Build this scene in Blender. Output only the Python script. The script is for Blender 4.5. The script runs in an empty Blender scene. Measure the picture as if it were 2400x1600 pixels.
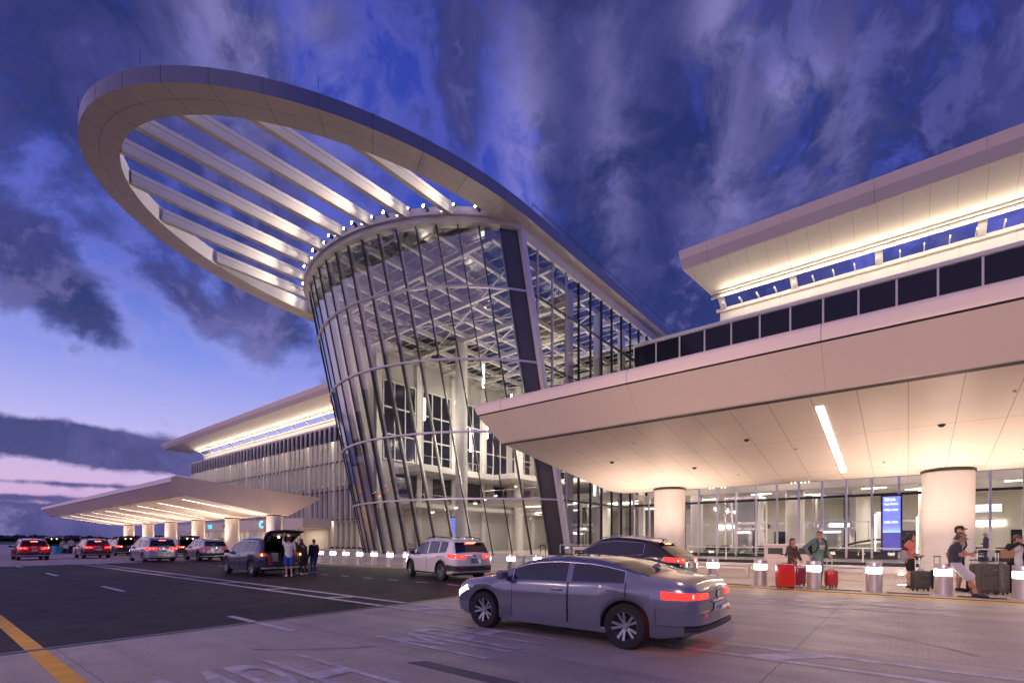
import bpy, math, random
from mathutils import Vector, Matrix
R = math.radians
random.seed(7)
sc = bpy.context.scene
col = sc.collection

# ------------------------------------------------------------------ camera
cd = bpy.data.cameras.new('camera'); cam = bpy.data.objects.new('camera', cd); col.objects.link(cam)
cam.location = (0, 0, 1.6); cam.rotation_euler = (R(90), 0, R(38.9))
cd.sensor_width = 36; cd.lens = 17.25; cd.shift_y = 0.1935; cd.clip_start = .05; cd.clip_end = 4000
sc.camera = cam
# ------------------------------------------------------------------ colour management
sc.view_settings.view_transform = 'Standard'; sc.view_settings.look = 'None'
sc.view_settings.exposure = 0.18; sc.view_settings.gamma = 1
sc.cycles.use_denoising = True
sc.cycles.max_bounces = 10; sc.cycles.diffuse_bounces = 4; sc.cycles.glossy_bounces = 4
sc.cycles.transparent_max_bounces = 24; sc.cycles.transmission_bounces = 6
sc.cycles.sample_clamp_indirect = 6; sc.cycles.caustics_reflective = False; sc.cycles.caustics_refractive = False

def srgb(r, g, b):
    f = lambda c: (c/12.92 if c <= .04045 else ((c+.055)/1.055)**2.4)
    return (f(r/255), f(g/255), f(b/255), 1)

# ------------------------------------------------------------------ sky (dusk)
w = bpy.data.worlds.new('World'); sc.world = w; w.use_nodes = True
nt = w.node_tree; nt.nodes.clear()
class NB:
    def __init__(s, nt): s.nt = nt
    def n(s, t, **kw):
        o = s.nt.nodes.new(t)
        for k, v in kw.items(): setattr(o, k, v)
        return o
    def link(s, a, b): s.nt.links.new(a, b)
    def put(s, sock, v):
        if isinstance(v, bpy.types.NodeSocket): s.link(v, sock)
        else: sock.default_value = v
    def m(s, op, a, b=0., c=0., clamp=False):
        o = s.n('ShaderNodeMath', operation=op); o.use_clamp = clamp
        s.put(o.inputs[0], a); s.put(o.inputs[1], b)
        if len(o.inputs) > 2: s.put(o.inputs[2], c)
        return o.outputs[0]
    def v(s, op, a, b=(0, 0, 0)):
        o = s.n('ShaderNodeVectorMath', operation=op)
        s.put(o.inputs[0], a); s.put(o.inputs[1], b)
        return o.outputs['Value'] if op in ('DOT_PRODUCT', 'LENGTH') else o.outputs[0]
    def mix(s, f, a, b, mode='MIX'):
        o = s.n('ShaderNodeMix', data_type='RGBA', blend_type=mode)
        s.put(o.inputs[0], f); s.put(o.inputs[6], a); s.put(o.inputs[7], b)
        return o.outputs[2]
    def noise(s, vec, scale, detail=5, rough=.55, dist=0., dims='3D'):
        o = s.n('ShaderNodeTexNoise', noise_dimensions=dims)
        s.put(o.inputs['Vector'], vec); o.inputs['Scale'].default_value = scale
        o.inputs['Detail'].default_value = detail; o.inputs['Roughness'].default_value = rough
        o.inputs['Distortion'].default_value = dist
        return o.outputs['Fac']
    def ramp(s, fac, stops, interp='LINEAR'):
        o = s.n('ShaderNodeValToRGB'); o.color_ramp.interpolation = interp
        el = o.color_ramp.elements
        while len(el) < len(stops): el.new(.5)
        for e, (p, c) in zip(el, stops): e.position = p; e.color = c
        s.put(o.inputs[0], fac); return o.outputs[0]
    def step(s, v, a, b):
        o = s.n('ShaderNodeMapRange', interpolation_type='SMOOTHSTEP')
        s.put(o.inputs[0], v); o.inputs[1].default_value = a; o.inputs[2].default_value = b
        return o.outputs[0]

FW = Vector((-.628, .778, 0)); RT = Vector((.778, .628, 0)); UP = Vector((0, 0, 1))
def sky_dir(px, py):      # direction of a place in the sky, from a bearing and a height on the photo
    return (FW + RT*((px-1200)/1150) + UP*((1265-py)/1150)).normalized()
b = NB(nt)
tc = b.n('ShaderNodeTexCoord'); D = b.v('NORMALIZE', tc.outputs['Generated'])
sep = b.n('ShaderNodeSeparateXYZ'); b.link(D, sep.inputs[0])
ez = b.m('MAXIMUM', sep.outputs[2], 0.)
left = b.v('DOT_PRODUCT', D, tuple(sky_dir(0, 1265)))
lf = b.step(left, -.2, 1.0)
west = b.ramp(ez, [(0, srgb(120, 108, 165)), (.03, srgb(186, 146, 190)), (.09, srgb(200, 172, 210)), (.18, srgb(176, 174, 230)), (.30, srgb(124, 140, 220)), (.42, srgb(76, 96, 192)), (.58, srgb(52, 70, 170)), (1, srgb(36, 48, 134))])
east = b.ramp(ez, [(0, srgb(110, 110, 190)), (.2, srgb(104, 110, 200)), (.36, srgb(92, 100, 202)), (.50, srgb(66, 78, 176)), (.62, srgb(48, 60, 154)), (1, srgb(28, 38, 112))])
base = b.mix(lf, east, west)
nis = b.n('ShaderNodeTexSky'); nis.sky_type = 'NISHITA'; nis.sun_disc = False
nis.sun_elevation = R(1.0); nis.sun_rotation = R(-80)
base = b.mix(1.0, base, b.mix(.0012, (0, 0, 0, 1), nis.outputs[0]), 'ADD')
# cloud coordinates: a flat layer overhead, stretched along the wind
zc = b.m('ADD', ez, .10)
inv = b.m('DIVIDE', 1., zc)
scn = b.n('ShaderNodeVectorMath', operation='SCALE'); b.link(D, scn.inputs[0]); b.link(inv, scn.inputs[3])
mp = b.n('ShaderNodeMapping'); b.link(scn.outputs[0], mp.inputs[0])
mp.inputs['Rotation'].default_value = (0, 0, R(-52)); mp.inputs['Scale'].default_value = (.85, 1.0, 0.15)
# billows: warp the direction a little, then several octaves
wob = b.n('ShaderNodeTexNoise'); b.link(D, wob.inputs['Vector']); wob.inputs['Scale'].default_value = 3.2; wob.inputs['Detail'].default_value = 4
wv = b.v('SUBTRACT', wob.outputs['Color'], (.5, .5, .5)); ws = b.n('ShaderNodeVectorMath', operation='SCALE'); b.link(wv, ws.inputs[0]); ws.inputs[3].default_value = .22
DW = b.v('ADD', D, ws.outputs[0])
n1 = b.noise(mp.outputs[0], 2.0, 8, .58, .15)
n2 = b.noise(mp.outputs[0], 5.5, 7, .62, .3)
n3 = b.noise(DW, 6.5, 9, .62, .1)
n4 = b.noise(DW, 3.0, 7, .58, .1)
n5 = b.noise(DW, 15.0, 6, .6, .1)
nn = b.m('ADD', b.m('MULTIPLY', n1, .20), b.m('ADD', b.m('MULTIPLY', n3, .40), b.m('ADD', b.m('MULTIPLY', n4, .22), b.m('MULTIPLY', n5, .18))))
nn = b.m('ADD', b.m('MULTIPLY', b.m('SUBTRACT', nn, .5), 2.6), .5)
def blob(px, py, ra, rb, amp, tilt=0.):
    c = sky_dir(px, py)
    h = Vector((c.y, -c.x, 0)).normalized(); u = h.cross(c).normalized()
    if u.z < 0: u = -u
    t = R(tilt); h2 = h*math.cos(t)+u*math.sin(t); u2 = u*math.cos(t)-h*math.sin(t)
    df = b.v('SUBTRACT', D, tuple(c))
    a = b.v('DOT_PRODUCT', df, tuple(h2/ra)); q = b.v('DOT_PRODUCT', df, tuple(u2/rb))
    r2 = b.m('ADD', b.m('MULTIPLY', a, a), b.m('MULTIPLY', q, q))
    return b.m('MULTIPLY', b.m('EXPONENT', b.m('MULTIPLY', r2, -1.)), amp)
def total(bl):
    s = bl[0]
    for x in bl[1:]: s = b.m('ADD', s, x)
    return s
dark = total([blob(1400, 230, .14, .36, .30), blob(1290, 60, .05, .2, .14), blob(1560, 420, .12, .26, .14), blob(1750, 40, .3, .2, .12), blob(1900, 400, .3, .2, .10), blob(2200, 150, .3, .22, .08), blob(1600, 690, .14, .09, .34),
              blob(690, 770, .15, .075, .28, -38), blob(560, 420, .2, .1, .14), blob(450, 80, .22, .15, .27), blob(900, 60, .10, .12, .10), blob(1080, 200, .06, .2, .14), blob(60, 70, .24, .15, .26),
              blob(60, 590, .14, .045, .13, -40), blob(230, 780, .15, .045, .15, -46), blob(430, 700, .12, .028, .15, -38), blob(520, 560, .07, .05, .10), blob(150, 690, .09, .05, .2, -40),
              blob(150, 1035, .17, .030, .52, -4), blob(340, 1065, .15, .026, .46, -10), blob(10, 1030, .10, .026, .3),
              blob(230, 1138, .18, .005, .26), blob(60, 1165, .16, .005, .26), blob(120, 1190, .3, .006, .22), blob(150, 1250, .9, .026, .5), blob(0, 1220, .5, .016, .25), blob(520, 1230, .5, .03, .3),
              blob(2000, 600, .4, .25, .12), blob(1200, 480, .05, .24, -.30), blob(250, 930, .34, .07, -.14), blob(760, 250, .07, .12, -.08), blob(330, 480, .1, .12, -.10)])
lo = b.m('ADD', nn, dark)
dens = b.step(lo, .55, .82)
edge = b.m('MULTIPLY', b.step(lo, .46, .60), b.m('SUBTRACT', 1., b.step(lo, .60, .78)))
thin = b.step(b.m('ADD', b.m('MULTIPLY', n2, .55), b.m('MULTIPLY', n3, .5)), .50, .74)
cl_dark = b.mix(b.step(ez, .02, .5), srgb(58, 64, 118), srgb(36, 45, 96))
cl_dark = b.mix(b.step(n3, .36, .66), cl_dark, b.mix(b.step(ez, .05, .5), srgb(88, 86, 144), srgb(64, 65, 122)))
cl_pale = b.mix(b.step(ez, .1, .6), srgb(186, 172, 224), srgb(118, 116, 200))
skyc = b.mix(b.m('MULTIPLY', thin, .18), base, cl_pale)
skyc = b.mix(b.m('MULTIPLY', edge, .22), skyc, cl_pale)
skyc = b.mix(b.m('MULTIPLY', dens, .94), skyc, cl_dark)
pale = total([blob(1225, 440, .04, .17, .5), blob(700, 190, .09, .11, .34), blob(1850, 205, .03, .035, .6), blob(1700, 450, .05, .10, .3), blob(1950, 330, .05, .1, .25), blob(620, 840, .08, .07, .25), blob(1440, 480, .04, .12, .25), blob(1420, 200, .025, .12, .16), blob(1690, 60, .04, .08, .4), blob(520, 30, .05, .08, .3)])
tuft = b.m('MULTIPLY', b.step(b.m('ADD', b.m('MULTIPLY', n5, .5), b.m('MULTIPLY', n4, .5)), .53, .60), dens)
skyc = b.mix(b.m('MULTIPLY', tuft, .38), skyc, b.mix(b.step(ez, .1, .6), srgb(150, 142, 196), srgb(96, 98, 172)))
skyc = b.mix(b.m('MULTIPLY', pale, b.step(n3, .36, .62)), skyc, srgb(170, 162, 228))
below = b.step(sep.outputs[2], -.02, .0)
skyc = b.mix(below, srgb(60, 58, 80), skyc)
bg = b.n('ShaderNodeBackground'); b.link(skyc, bg.inputs[0]); bg.inputs[1].default_value = 1.0
out = b.n('ShaderNodeOutputWorld'); b.link(bg.outputs[0], out.inputs[0])

# ------------------------------------------------------------------ sun: last glow of the set sun, from the left behind the camera
sl = bpy.data.lights.new('sun', 'SUN'); so = bpy.data.objects.new('sun', sl); col.objects.link(so)
sl.energy = .75; sl.angle = R(130); sl.color = (1, .60, .47)
so.rotation_euler = Vector((.30, .93, -.18)).to_track_quat('-Z', 'Y').to_euler()

# ------------------------------------------------------------------ helpers
class MB:
    """collects shapes that become ONE mesh object"""
    def __init__(s): s.v = []; s.f = []; s.M = None
    def add(s, vs, fs):
        o = len(s.v)
        s.v += [tuple(s.M @ Vector(p)) if s.M else tuple(p) for p in vs]
        s.f += [tuple(i+o for i in f) for f in fs]
        return s
    def box(s, c, d, rz=0., taper=1.):
        x, y, z = d[0]/2, d[1]/2, d[2]/2
        pts = [(-x, -y, -z), (x, -y, -z), (x, y, -z), (-x, y, -z)] + [(a*taper, b_*taper, z) for a, b_ in ((-x, -y), (x, -y), (x, y), (-x, y))]
        cs, sn = math.cos(rz), math.sin(rz)
        pts = [(c[0]+p[0]*cs-p[1]*sn, c[1]+p[0]*sn+p[1]*cs, c[2]+p[2]) for p in pts]
        return s.add(pts, [(3, 2, 1, 0), (4, 5, 6, 7), (0, 1, 5, 4), (1, 2, 6, 5), (2, 3, 7, 6), (3, 0, 4, 7)])
    def bb(s, x0, x1, y0, y1, z0, z1):
        return s.box(((x0+x1)/2, (y0+y1)/2, (z0+z1)/2), (x1-x0, y1-y0, z1-z0))
    def quad(s, a, b_, c, d): return s.add([a, b_, c, d], [(0, 1, 2, 3)])
    def grid(s, rows, closed_u=False, closed_v=False):
        nr, nc = len(rows), len(rows[0]); vs = [p for r in rows for p in r]; fs = []
        for i in range(nr if closed_v else nr-1):
            for j in range(nc if closed_u else nc-1):
                a = i*nc+j; b_ = i*nc+(j+1) % nc; c = ((i+1) % nr)*nc+(j+1) % nc; d = ((i+1) % nr)*nc+j
                fs.append((a, b_, c, d))
        return s.add(vs, fs)
    def prism(s, poly, fn0, fn1):
        n = len(poly); vs = [fn0(*p) for p in poly]+[fn1(*p) for p in poly]
        return s.add(vs, [tuple(range(n-1, -1, -1)), tuple(range(n, 2*n))]+[(i, (i+1) % n, n+(i+1) % n, n+i) for i in range(n)])
    def cyl(s, a, b_, r0, r1=None, n=12, caps=True):
        r1 = r0 if r1 is None else r1
        a = Vector(a); b_ = Vector(b_); d = (b_-a)
        if d.length < 1e-7: return s
        d.normalize()
        u = d.orthogonal().normalized(); w_ = d.cross(u)
        vs = []
        for P, r in ((a, r0), (b_, r1)):
            for i in range(n):
                t = 2*math.pi*i/n; vs.append(P+u*(r*math.cos(t))+w_*(r*math.sin(t)))
        fs = [(i, (i+1) % n, n+(i+1) % n, n+i) for i in range(n)]
        if caps: fs += [tuple(range(n-1, -1, -1)), tuple(range(n, 2*n))]
        return s.add(vs, fs)
    def tube(s, path, r, n=8, closed=False):
        P = [Vector(p) for p in path]; rows = []
        rr = r if isinstance(r, (list, tuple)) else [r]*len(P)
        prev = None
        for i, p in enumerate(P):
            if closed: d = P[(i+1) % len(P)]-P[i-1]
            else: d = P[min(i+1, len(P)-1)]-P[max(i-1, 0)]
            d.normalize()
            u = d.orthogonal().normalized() if prev is None else (prev-d*prev.dot(d)).normalized()
            prev = u; w_ = d.cross(u)
            rows.append([p+u*(rr[i]*math.cos(2*math.pi*k/n))+w_*(rr[i]*math.sin(2*math.pi*k/n)) for k in range(n)])
        s.grid(rows, closed_u=True, closed_v=closed)
        if not closed:
            o = len(s.v)-len(P)*n
            s.f += [tuple(o+k for k in range(n-1, -1, -1)), tuple(o+(len(P)-1)*n+k for k in range(n))]
        return s
    def cap(s, a, b_, r0, r1, n=12, m=4, sx=1.):     # tapered capsule
        a = Vector(a); b_ = Vector(b_); d = b_-a
        d = d.normalized() if d.length > 1e-7 else Vector((0, 0, 1))
        u = d.orthogonal().normalized(); w_ = d.cross(u); rows = []
        for i in range(m+1):
            t = math.pi/2*(1-i/m); rows.append((a-d*(r0*math.sin(t)), max(r0*math.cos(t), r0*.02)))
        for i in range(m+1):
            t = math.pi/2*(i/m); rows.append((b_+d*(r1*math.sin(t)), max(r1*math.cos(t), r1*.02)))
        g = [[c+u*(r*math.cos(2*math.pi*k/n))+w_*(r*math.sin(2*math.pi*k/n)) for k in range(n)] for c, r in rows]
        s.grid(g, closed_u=True); o = len(s.v)-len(g)*n
        s.f += [tuple(o+k for k in range(n-1, -1, -1)), tuple(o+(len(g)-1)*n+k for k in range(n))]
        return s
    def ell(s, c, r, n=16, m=10, Rm=None):
        vs = []; c = Vector(c)
        g = []
        for i in range(m+1):
            t = math.pi*i/m; st = max(math.sin(t), .02)
            row = []
            for k in range(n):
                p = Vector((r[0]*st*math.cos(2*math.pi*k/n), r[1]*st*math.sin(2*math.pi*k/n), -r[2]*math.cos(t)))
                row.append(c+(Rm @ p if Rm else p))
            g.append(row)
        s.grid(g, closed_u=True); o = len(s.v)-len(g)*n
        s.f += [tuple(o+k for k in range(n-1, -1, -1)), tuple(o+(len(g)-1)*n+k for k in range(n))]
        return s
    def lathe(s, prof, c=(0, 0, 0), n=24, axis='z'):
        g = []
        for r, h in prof:
            row = []
            for k in range(n):
                t = 2*math.pi*k/n; a, q = r*math.cos(t), r*math.sin(t)
                row.append((c[0]+a, c[1]+q, c[2]+h) if axis == 'z' else (c[0]+a, c[1]+h, c[2]+q))
            g.append(row)
        return s.grid(g, closed_u=True)
    def build(s, name, mat, parent=None, smooth=None, sharp=35, bevel=0, fix=True):
        me = bpy.data.meshes.new(name); me.from_pydata(s.v, [], s.f)
        if fix:
            import bmesh
            bm = bmesh.new(); bm.from_mesh(me); bmesh.ops.remove_doubles(bm, verts=bm.verts, dist=1e-5)
            bmesh.ops.recalc_face_normals(bm, faces=bm.faces); bm.to_mesh(me); bm.free()
        if mat: me.materials.append(mat)
        o = bpy.data.objects.new(name, me); col.objects.link(o)
        if smooth:
            me.polygons.foreach_set('use_smooth', [True]*len(me.polygons))
            me.set_sharp_from_angle(angle=R(sharp))
        if bevel:
            md = o.modifiers.new('bevel', 'BEVEL'); md.width = bevel; md.segments = 2; md.limit_method = 'ANGLE'
        if parent: o.parent = parent
        return o

def tag(o, label=None, cat=None, group=None, kind=None):
    if label: o['label'] = label
    if cat: o['category'] = cat
    if group: o['group'] = group
    if kind: o['kind'] = kind
    return o
def thing(name, label, cat, loc=(0, 0, 0), rz=0., group=None):
    o = bpy.data.objects.new(name, None); col.objects.link(o); o.empty_display_size = .3
    o.location = loc; o.rotation_euler = (0, 0, rz)
    return tag(o, label, cat, group)
def kids(o): return [c for c in bpy.data.objects if c.parent == o]
def copy_tree(o, parent=None, loc=None, rz=None, label=None):
    c = o.copy(); col.objects.link(c); c.parent = parent
    if loc is not None: c.location = loc
    if rz is not None: c.rotation_euler = (0, 0, rz)
    if label: c['label'] = label
    for ch in kids(o): copy_tree(ch, c)
    return c
def lerp(a, b_, t): return a+(b_-a)*t
def curve(pts):
    def f(x):
        if x <= pts[0][0]: return pts[0][1]
        for (x0, y0), (x1, y1) in zip(pts, pts[1:]):
            if x <= x1:
                return lerp(y0, y1, (x-x0)/(x1-x0)) if x1 > x0 else y1
        return pts[-1][1]
    return f
def text_mesh(body, size, name, mat, parent=None, depth=.004, sx=1., Mx=None, align='CENTER'):
    cu = bpy.data.curves.new(name, 'FONT'); cu.body = body; cu.size = size; cu.extrude = depth; cu.align_x = align; cu.align_y = 'CENTER'
    cu.resolution_u = 3
    t = bpy.data.objects.new('tmp_text', cu); col.objects.link(t)
    dg = bpy.context.evaluated_depsgraph_get(); me = bpy.data.meshes.new_from_object(t.evaluated_get(dg))
    bpy.data.objects.remove(t); me.name = name; me.materials.clear(); me.materials.append(mat)
    if Mx: me.transform(Mx)
    o = bpy.data.objects.new(name, me); col.objects.link(o)
    if parent: o.parent = parent
    return o

# ------------------------------------------------------------------ materials
MATS = {}
def mat(name, c, rough=.5, metal=0., var=.0, vscale=3., bump=0., bscale=40., spec=.5, coat=0., emit=None, es=0., joints=None, jdark=.55, stretch=None, rvar=0.):
    if name in MATS: return MATS[name]
    m = bpy.data.materials.new(name); m.use_nodes = True; nt = m.node_tree
    p = nt.nodes['Principled BSDF']; q = NB(nt)
    c = tuple(c)+((1,) if len(c) == 3 else ())
    p.inputs['Base Color'].default_value = c; p.inputs['Roughness'].default_value = rough; p.inputs['Metallic'].default_value = metal
    p.inputs['Specular IOR Level'].default_value = spec
    if coat: p.inputs['Coat Weight'].default_value = coat; p.inputs['Coat Roughness'].default_value = .04
    colr = None
    if var or bump or joints or rvar:
        tcn = q.n('ShaderNodeTexCoord'); vec = tcn.outputs['Object']
        if stretch:
            mpn = q.n('ShaderNodeMapping'); q.link(vec, mpn.inputs[0]); mpn.inputs['Scale'].default_value = stretch; nvec = mpn.outputs[0]
        else: nvec = vec
    if var:
        f = q.noise(nvec, vscale, 6, .6); f2 = q.noise(nvec, vscale*7.3, 4, .6)
        f = q.m('ADD', q.m('MULTIPLY', f, .7), q.m('MULTIPLY', f2, .3))
        f = q.step(f, .25, .75)
        colr = q.mix(f, tuple(x*(1-var) for x in c[:3])+(1,), tuple(min(1, x*(1+var)) for x in c[:3])+(1,))
    if rvar:
        f3 = q.noise(nvec, vscale*2.1, 4, .6)
        q.link(q.m('ADD', q.m('MULTIPLY', f3, rvar), rough-rvar*.5, clamp=True), p.inputs['Roughness'])
    if joints:
        sp = q.n('ShaderNodeSeparateXYZ'); q.link(vec, sp.inputs[0]); g = None
        for ax, space, wd, off in joints:
            fr = q.m('FRACT', q.m('DIVIDE', q.m('ADD', sp.outputs['xyz'.index(ax)], off), space))
            k = q.m('LESS_THAN', fr, wd/space)
            g = k if g is None else q.m('MAXIMUM', g, k)
        src = colr if colr is not None else c
        colr = q.mix(q.m('MULTIPLY', g, jdark), src, tuple(x*.12 for x in c[:3])+(1,))
    if colr is not None: q.link(colr, p.inputs['Base Color'])
    if bump:
        bn = q.n('ShaderNodeBump'); bn.inputs['Strength'].default_value = bump; bn.inputs['Distance'].default_value = .02
        q.link(q.noise(nvec, bscale, 5, .6), bn.inputs['Height']); q.link(bn.outputs[0], p.inputs['Normal'])
    if emit:
        p.inputs['Emission Color'].default_value = tuple(emit)+((1,) if len(emit) == 3 else ()); p.inputs['Emission Strength'].default_value = es
    MATS[name] = m; return m
def emis(name, c, s): return mat(name, (.8, .8, .8), .4, emit=c, es=s)
def glass(name, tint, refl=1.0, rough=.02, base=.04):
    """a single architectural pane: tinted see-through with a mirror-like sheen that grows at a slant"""
    if name in MATS: return MATS[name]
    m = bpy.data.materials.new(name); m.use_nodes = True; nt = m.node_tree; nt.nodes.clear(); q = NB(nt)
    tr = q.n('ShaderNodeBsdfTransparent'); tr.inputs[0].default_value = tuple(tint)+(1,)
    gl = q.n('ShaderNodeBsdfGlossy'); gl.inputs['Roughness'].default_value = rough; gl.inputs[0].default_value = (.9, .92, .95, 1)
    tcn = q.n('ShaderNodeTexCoord'); bn = q.n('ShaderNodeBump'); bn.inputs['Strength'].default_value = .02; bn.inputs['Distance'].default_value = .3
    q.link(q.noise(tcn.outputs['Object'], .35, 2), bn.inputs['Height']); q.link(bn.outputs[0], gl.inputs['Normal'])
    lw = q.n('ShaderNodeLayerWeight'); lw.inputs[0].default_value = .5
    f = q.m('POWER', lw.outputs['Facing'], 3.2)
    f = q.m('MULTIPLY', q.m('ADD', q.m('MULTIPLY', f, 1-base), base), refl, clamp=True)
    mx = q.n('ShaderNodeMixShader'); q.link(f, mx.inputs[0]); q.link(tr.outputs[0], mx.inputs[1]); q.link(gl.outputs[0], mx.inputs[2])
    o = q.n('ShaderNodeOutputMaterial'); q.link(mx.outputs[0], o.inputs[0])
    MATS[name] = m; return m
def lamp(kind, loc, energy, color=(1, .78, .55), size=.2, aim=None, spot=60, blend=.6, parent=None, sy=None, name=None):
    l = bpy.data.lights.new(name or kind.lower()+'_lamp', kind); l.energy = energy; l.color = color
    if kind == 'AREA':
        l.size = size
        if sy: l.shape = 'RECTANGLE'; l.size_y = sy
    else: l.shadow_soft_size = size
    if kind == 'SPOT': l.spot_size = R(spot); l.spot_blend = blend
    o = bpy.data.objects.new(l.name, l); col.objects.link(o); o.location = loc
    if aim is not None: o.rotation_euler = (Vector(aim)-Vector(loc)).to_track_quat('-Z', 'Y').to_euler()
    if parent: o.parent = parent
    return o
WARM = (1, .70, .52); CREAM = (1, .80, .58); HALL = (1, .87, .72)
PANEL = (.78, .73, .68)
m_soffit = mat('soffit_panel', PANEL, .32, var=.03, vscale=.6, joints=[('x', 1.235, .018, 0), ('y', 4.6, .02, .8)], jdark=.75, rvar=.15)
m_fascia = mat('fascia_panel', (.84, .70, .59), .35, metal=.0, var=.03, vscale=.5, joints=[('x', 6.17, .02, 2.0)], jdark=.8)
m_white = mat('white_paint', (.72, .70, .68), .45, var=.04, vscale=1.2)
m_cream = mat('cream_panel', (.74, .70, .64), .5, var=.04, vscale=.8, joints=[('x', 3.1, .03, 0)], jdark=.35)
m_ringp = mat('ring_panel', (.66, .60, .56), .4, var=.05, vscale=.5)
m_alu = mat('aluminium', (.58, .57, .60), .35, metal=.7, var=.06, vscale=2)
m_alulite = mat('pale_aluminium', (.66, .64, .68), .4, metal=.3, var=.05, vscale=2)
m_dark = mat('dark_metal', (.035, .036, .04), .4, metal=.4, var=.1)
m_darkpane = mat('dark_glass_panel', (.016, .018, .030), .16, var=.15, vscale=.7, spec=.25, rvar=.1)
m_inwall = mat('interior_wall', (.54, .51, .48), .6, var=.05, vscale=.5, joints=[('x', 2.4, .02, 0)], jdark=.3)
m_infloor = mat('interior_floor', (.5, .46, .42), .25, var=.06, vscale=.5, rvar=.1)
m_col = mat('column_cladding', (.72, .69, .67), .42, var=.03, vscale=.8, joints=[('z', 2.2, .015, -.6)], jdark=.3)
m_steel = mat('brushed_steel', (.62, .60, .60), .3, metal=.95, var=.05, vscale=3, stretch=(1, 1, 30), rvar=.12)
m_glass_drum = glass('drum_glass', (.70, .695, .69), 1.0, base=.16)
m_glass_fac = glass('facade_glass', (.90, .90, .88), 1.0, base=.05)
m_glass_side = glass('side_glass', (.72, .72, .72), 1.0, base=.08)
m_tube = emis('light_tube', (1, .9, .75), 9)
m_inbeam = mat('interior_beam', (.68, .66, .63), .5, var=.08, vscale=1)
m_strip = emis('light_strip', (1, .83, .69), 34)
m_lens = emis('flood_lens', (1, .86, .66), 60)
m_downl = emis('down_light', (1, .88, .7), 12)
# ================================================================== BUILDINGS
_build0 = MB.build
def _build(s, name, mat, parent=None, **kw):          # shapes given in world metres stay there under a thing placed at its base
    o = _build0(s, name, mat, parent, **kw)
    if parent is not None and parent.type == 'EMPTY' and parent.name in WC: o.location = -Vector(parent.location)
    return o
MB.build = _build
WC = set()
def wthing(*a, **k):
    t = thing(*a, **k); WC.add(t.name); return t

# ------------------------------------------------------------------ glass tower with its ring roof
CX = -36.5
tower = wthing('glass_tower', 'leaning round glass entrance tower with a great oval ring roof reaching over the road', 'tower', (CX, 45, 0))
ZT, ZB = 25.1, .05
def arc_pt(t, v, off=0.):
    At, Ab = R(57.0), R(62.6)
    a, c = At*t, Ab*t
    pt = Vector((CX+(16.1+off)*math.sin(a), 38.3-(16.1+off)*math.cos(a), 0))
    pb = Vector((CX+(15.2+off)*math.sin(c), 43.3-(15.2+off)*math.cos(c), 0))
    p = pt.lerp(pb, v); p.z = lerp(ZT, ZB, v); return p
vz = lambda z: (ZT-z)/(ZT-ZB)
ROWS = [25.1, 20.9, 15.75, 10.3, 5.0, .12]
NP = 20
m_greypane = mat('grey_spandrel', (.085, .08, .085), .25, var=.1, vscale=.6, spec=.5)
for i in range(NP):
    t0, t1 = -1+2*i/NP, -1+2*(i+1)/NP
    for r in range(5):
        za, zb = ROWS[r], ROWS[r+1]
        q = MB().quad(arc_pt(t0, vz(zb)), arc_pt(t1, vz(zb)), arc_pt(t1, vz(za)), arc_pt(t0, vz(za)))
        q.build('glass_pane', m_greypane if i in (0, NP-1) else m_glass_drum, tower, fix=False)
for i in range(1, NP):
    t = -1+2*i/NP; e = .0022
    rows = []
    for v in [0, 1]:
        a, c = arc_pt(t-e*1.2, v, .06), arc_pt(t+e*1.2, v, .06); a2, c2 = arc_pt(t-e*1.2, v, -.22), arc_pt(t+e*1.2, v, -.22)
        rows.append([a, c, c2, a2])
    MB().grid(rows, closed_u=True).build('mullion', m_dark, tower)
for i in range(1, NP):
    t = -1+2*i/NP; rows = []
    for v in (0, 1):
        a, c, a2, c2 = [arc_pt(t+e_, v, o_) for e_, o_ in ((-.0018, -.24), (.0018, -.24), (-.0018, -.5), (.0018, -.5))]
        rows.append([a, c, c2, a2])
    MB().grid(rows, closed_u=True).build('mullion_fin', m_alu, tower)
def arc_band(z0, z1, o0, o1, n=40, ta=-1., tb=1., vfix=None):
    rows = []
    for i in range(n+1):
        t = lerp(ta, tb, i/n); row = []
        for (z, o) in ((z0, o1), (z1, o1), (z1, o0), (z0, o0)):
            p = arc_pt(t, vz((z0+z1)/2) if vfix is None else vfix, o); p.z = z; row.append(p)
        rows.append(row)
    m = MB().grid(rows, closed_u=True); k = len(m.v)
    m.f += [(3, 2, 1, 0), (k-4, k-3, k-2, k-1)]
    return m
for z in ROWS[1:5]: arc_band(z-.065, z+.065, -.12, .16).build('transom', m_alulite, tower, smooth=True)
arc_band(.0, .28, -.15, .2).build('base_sill', m_alulite, tower, smooth=True)
arc_band(25.1, 25.55, -.4, .34, vfix=0).build('rim_fascia', m_white, tower, smooth=True)
arc_band(25.55, 25.75, -.5, .55, vfix=0).build('rim_lip', m_alulite, tower, smooth=True)
arc_band(25.75, 26.45, -.6, .05, vfix=0).build('rim_parapet', m_white, tower, smooth=True)
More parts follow.
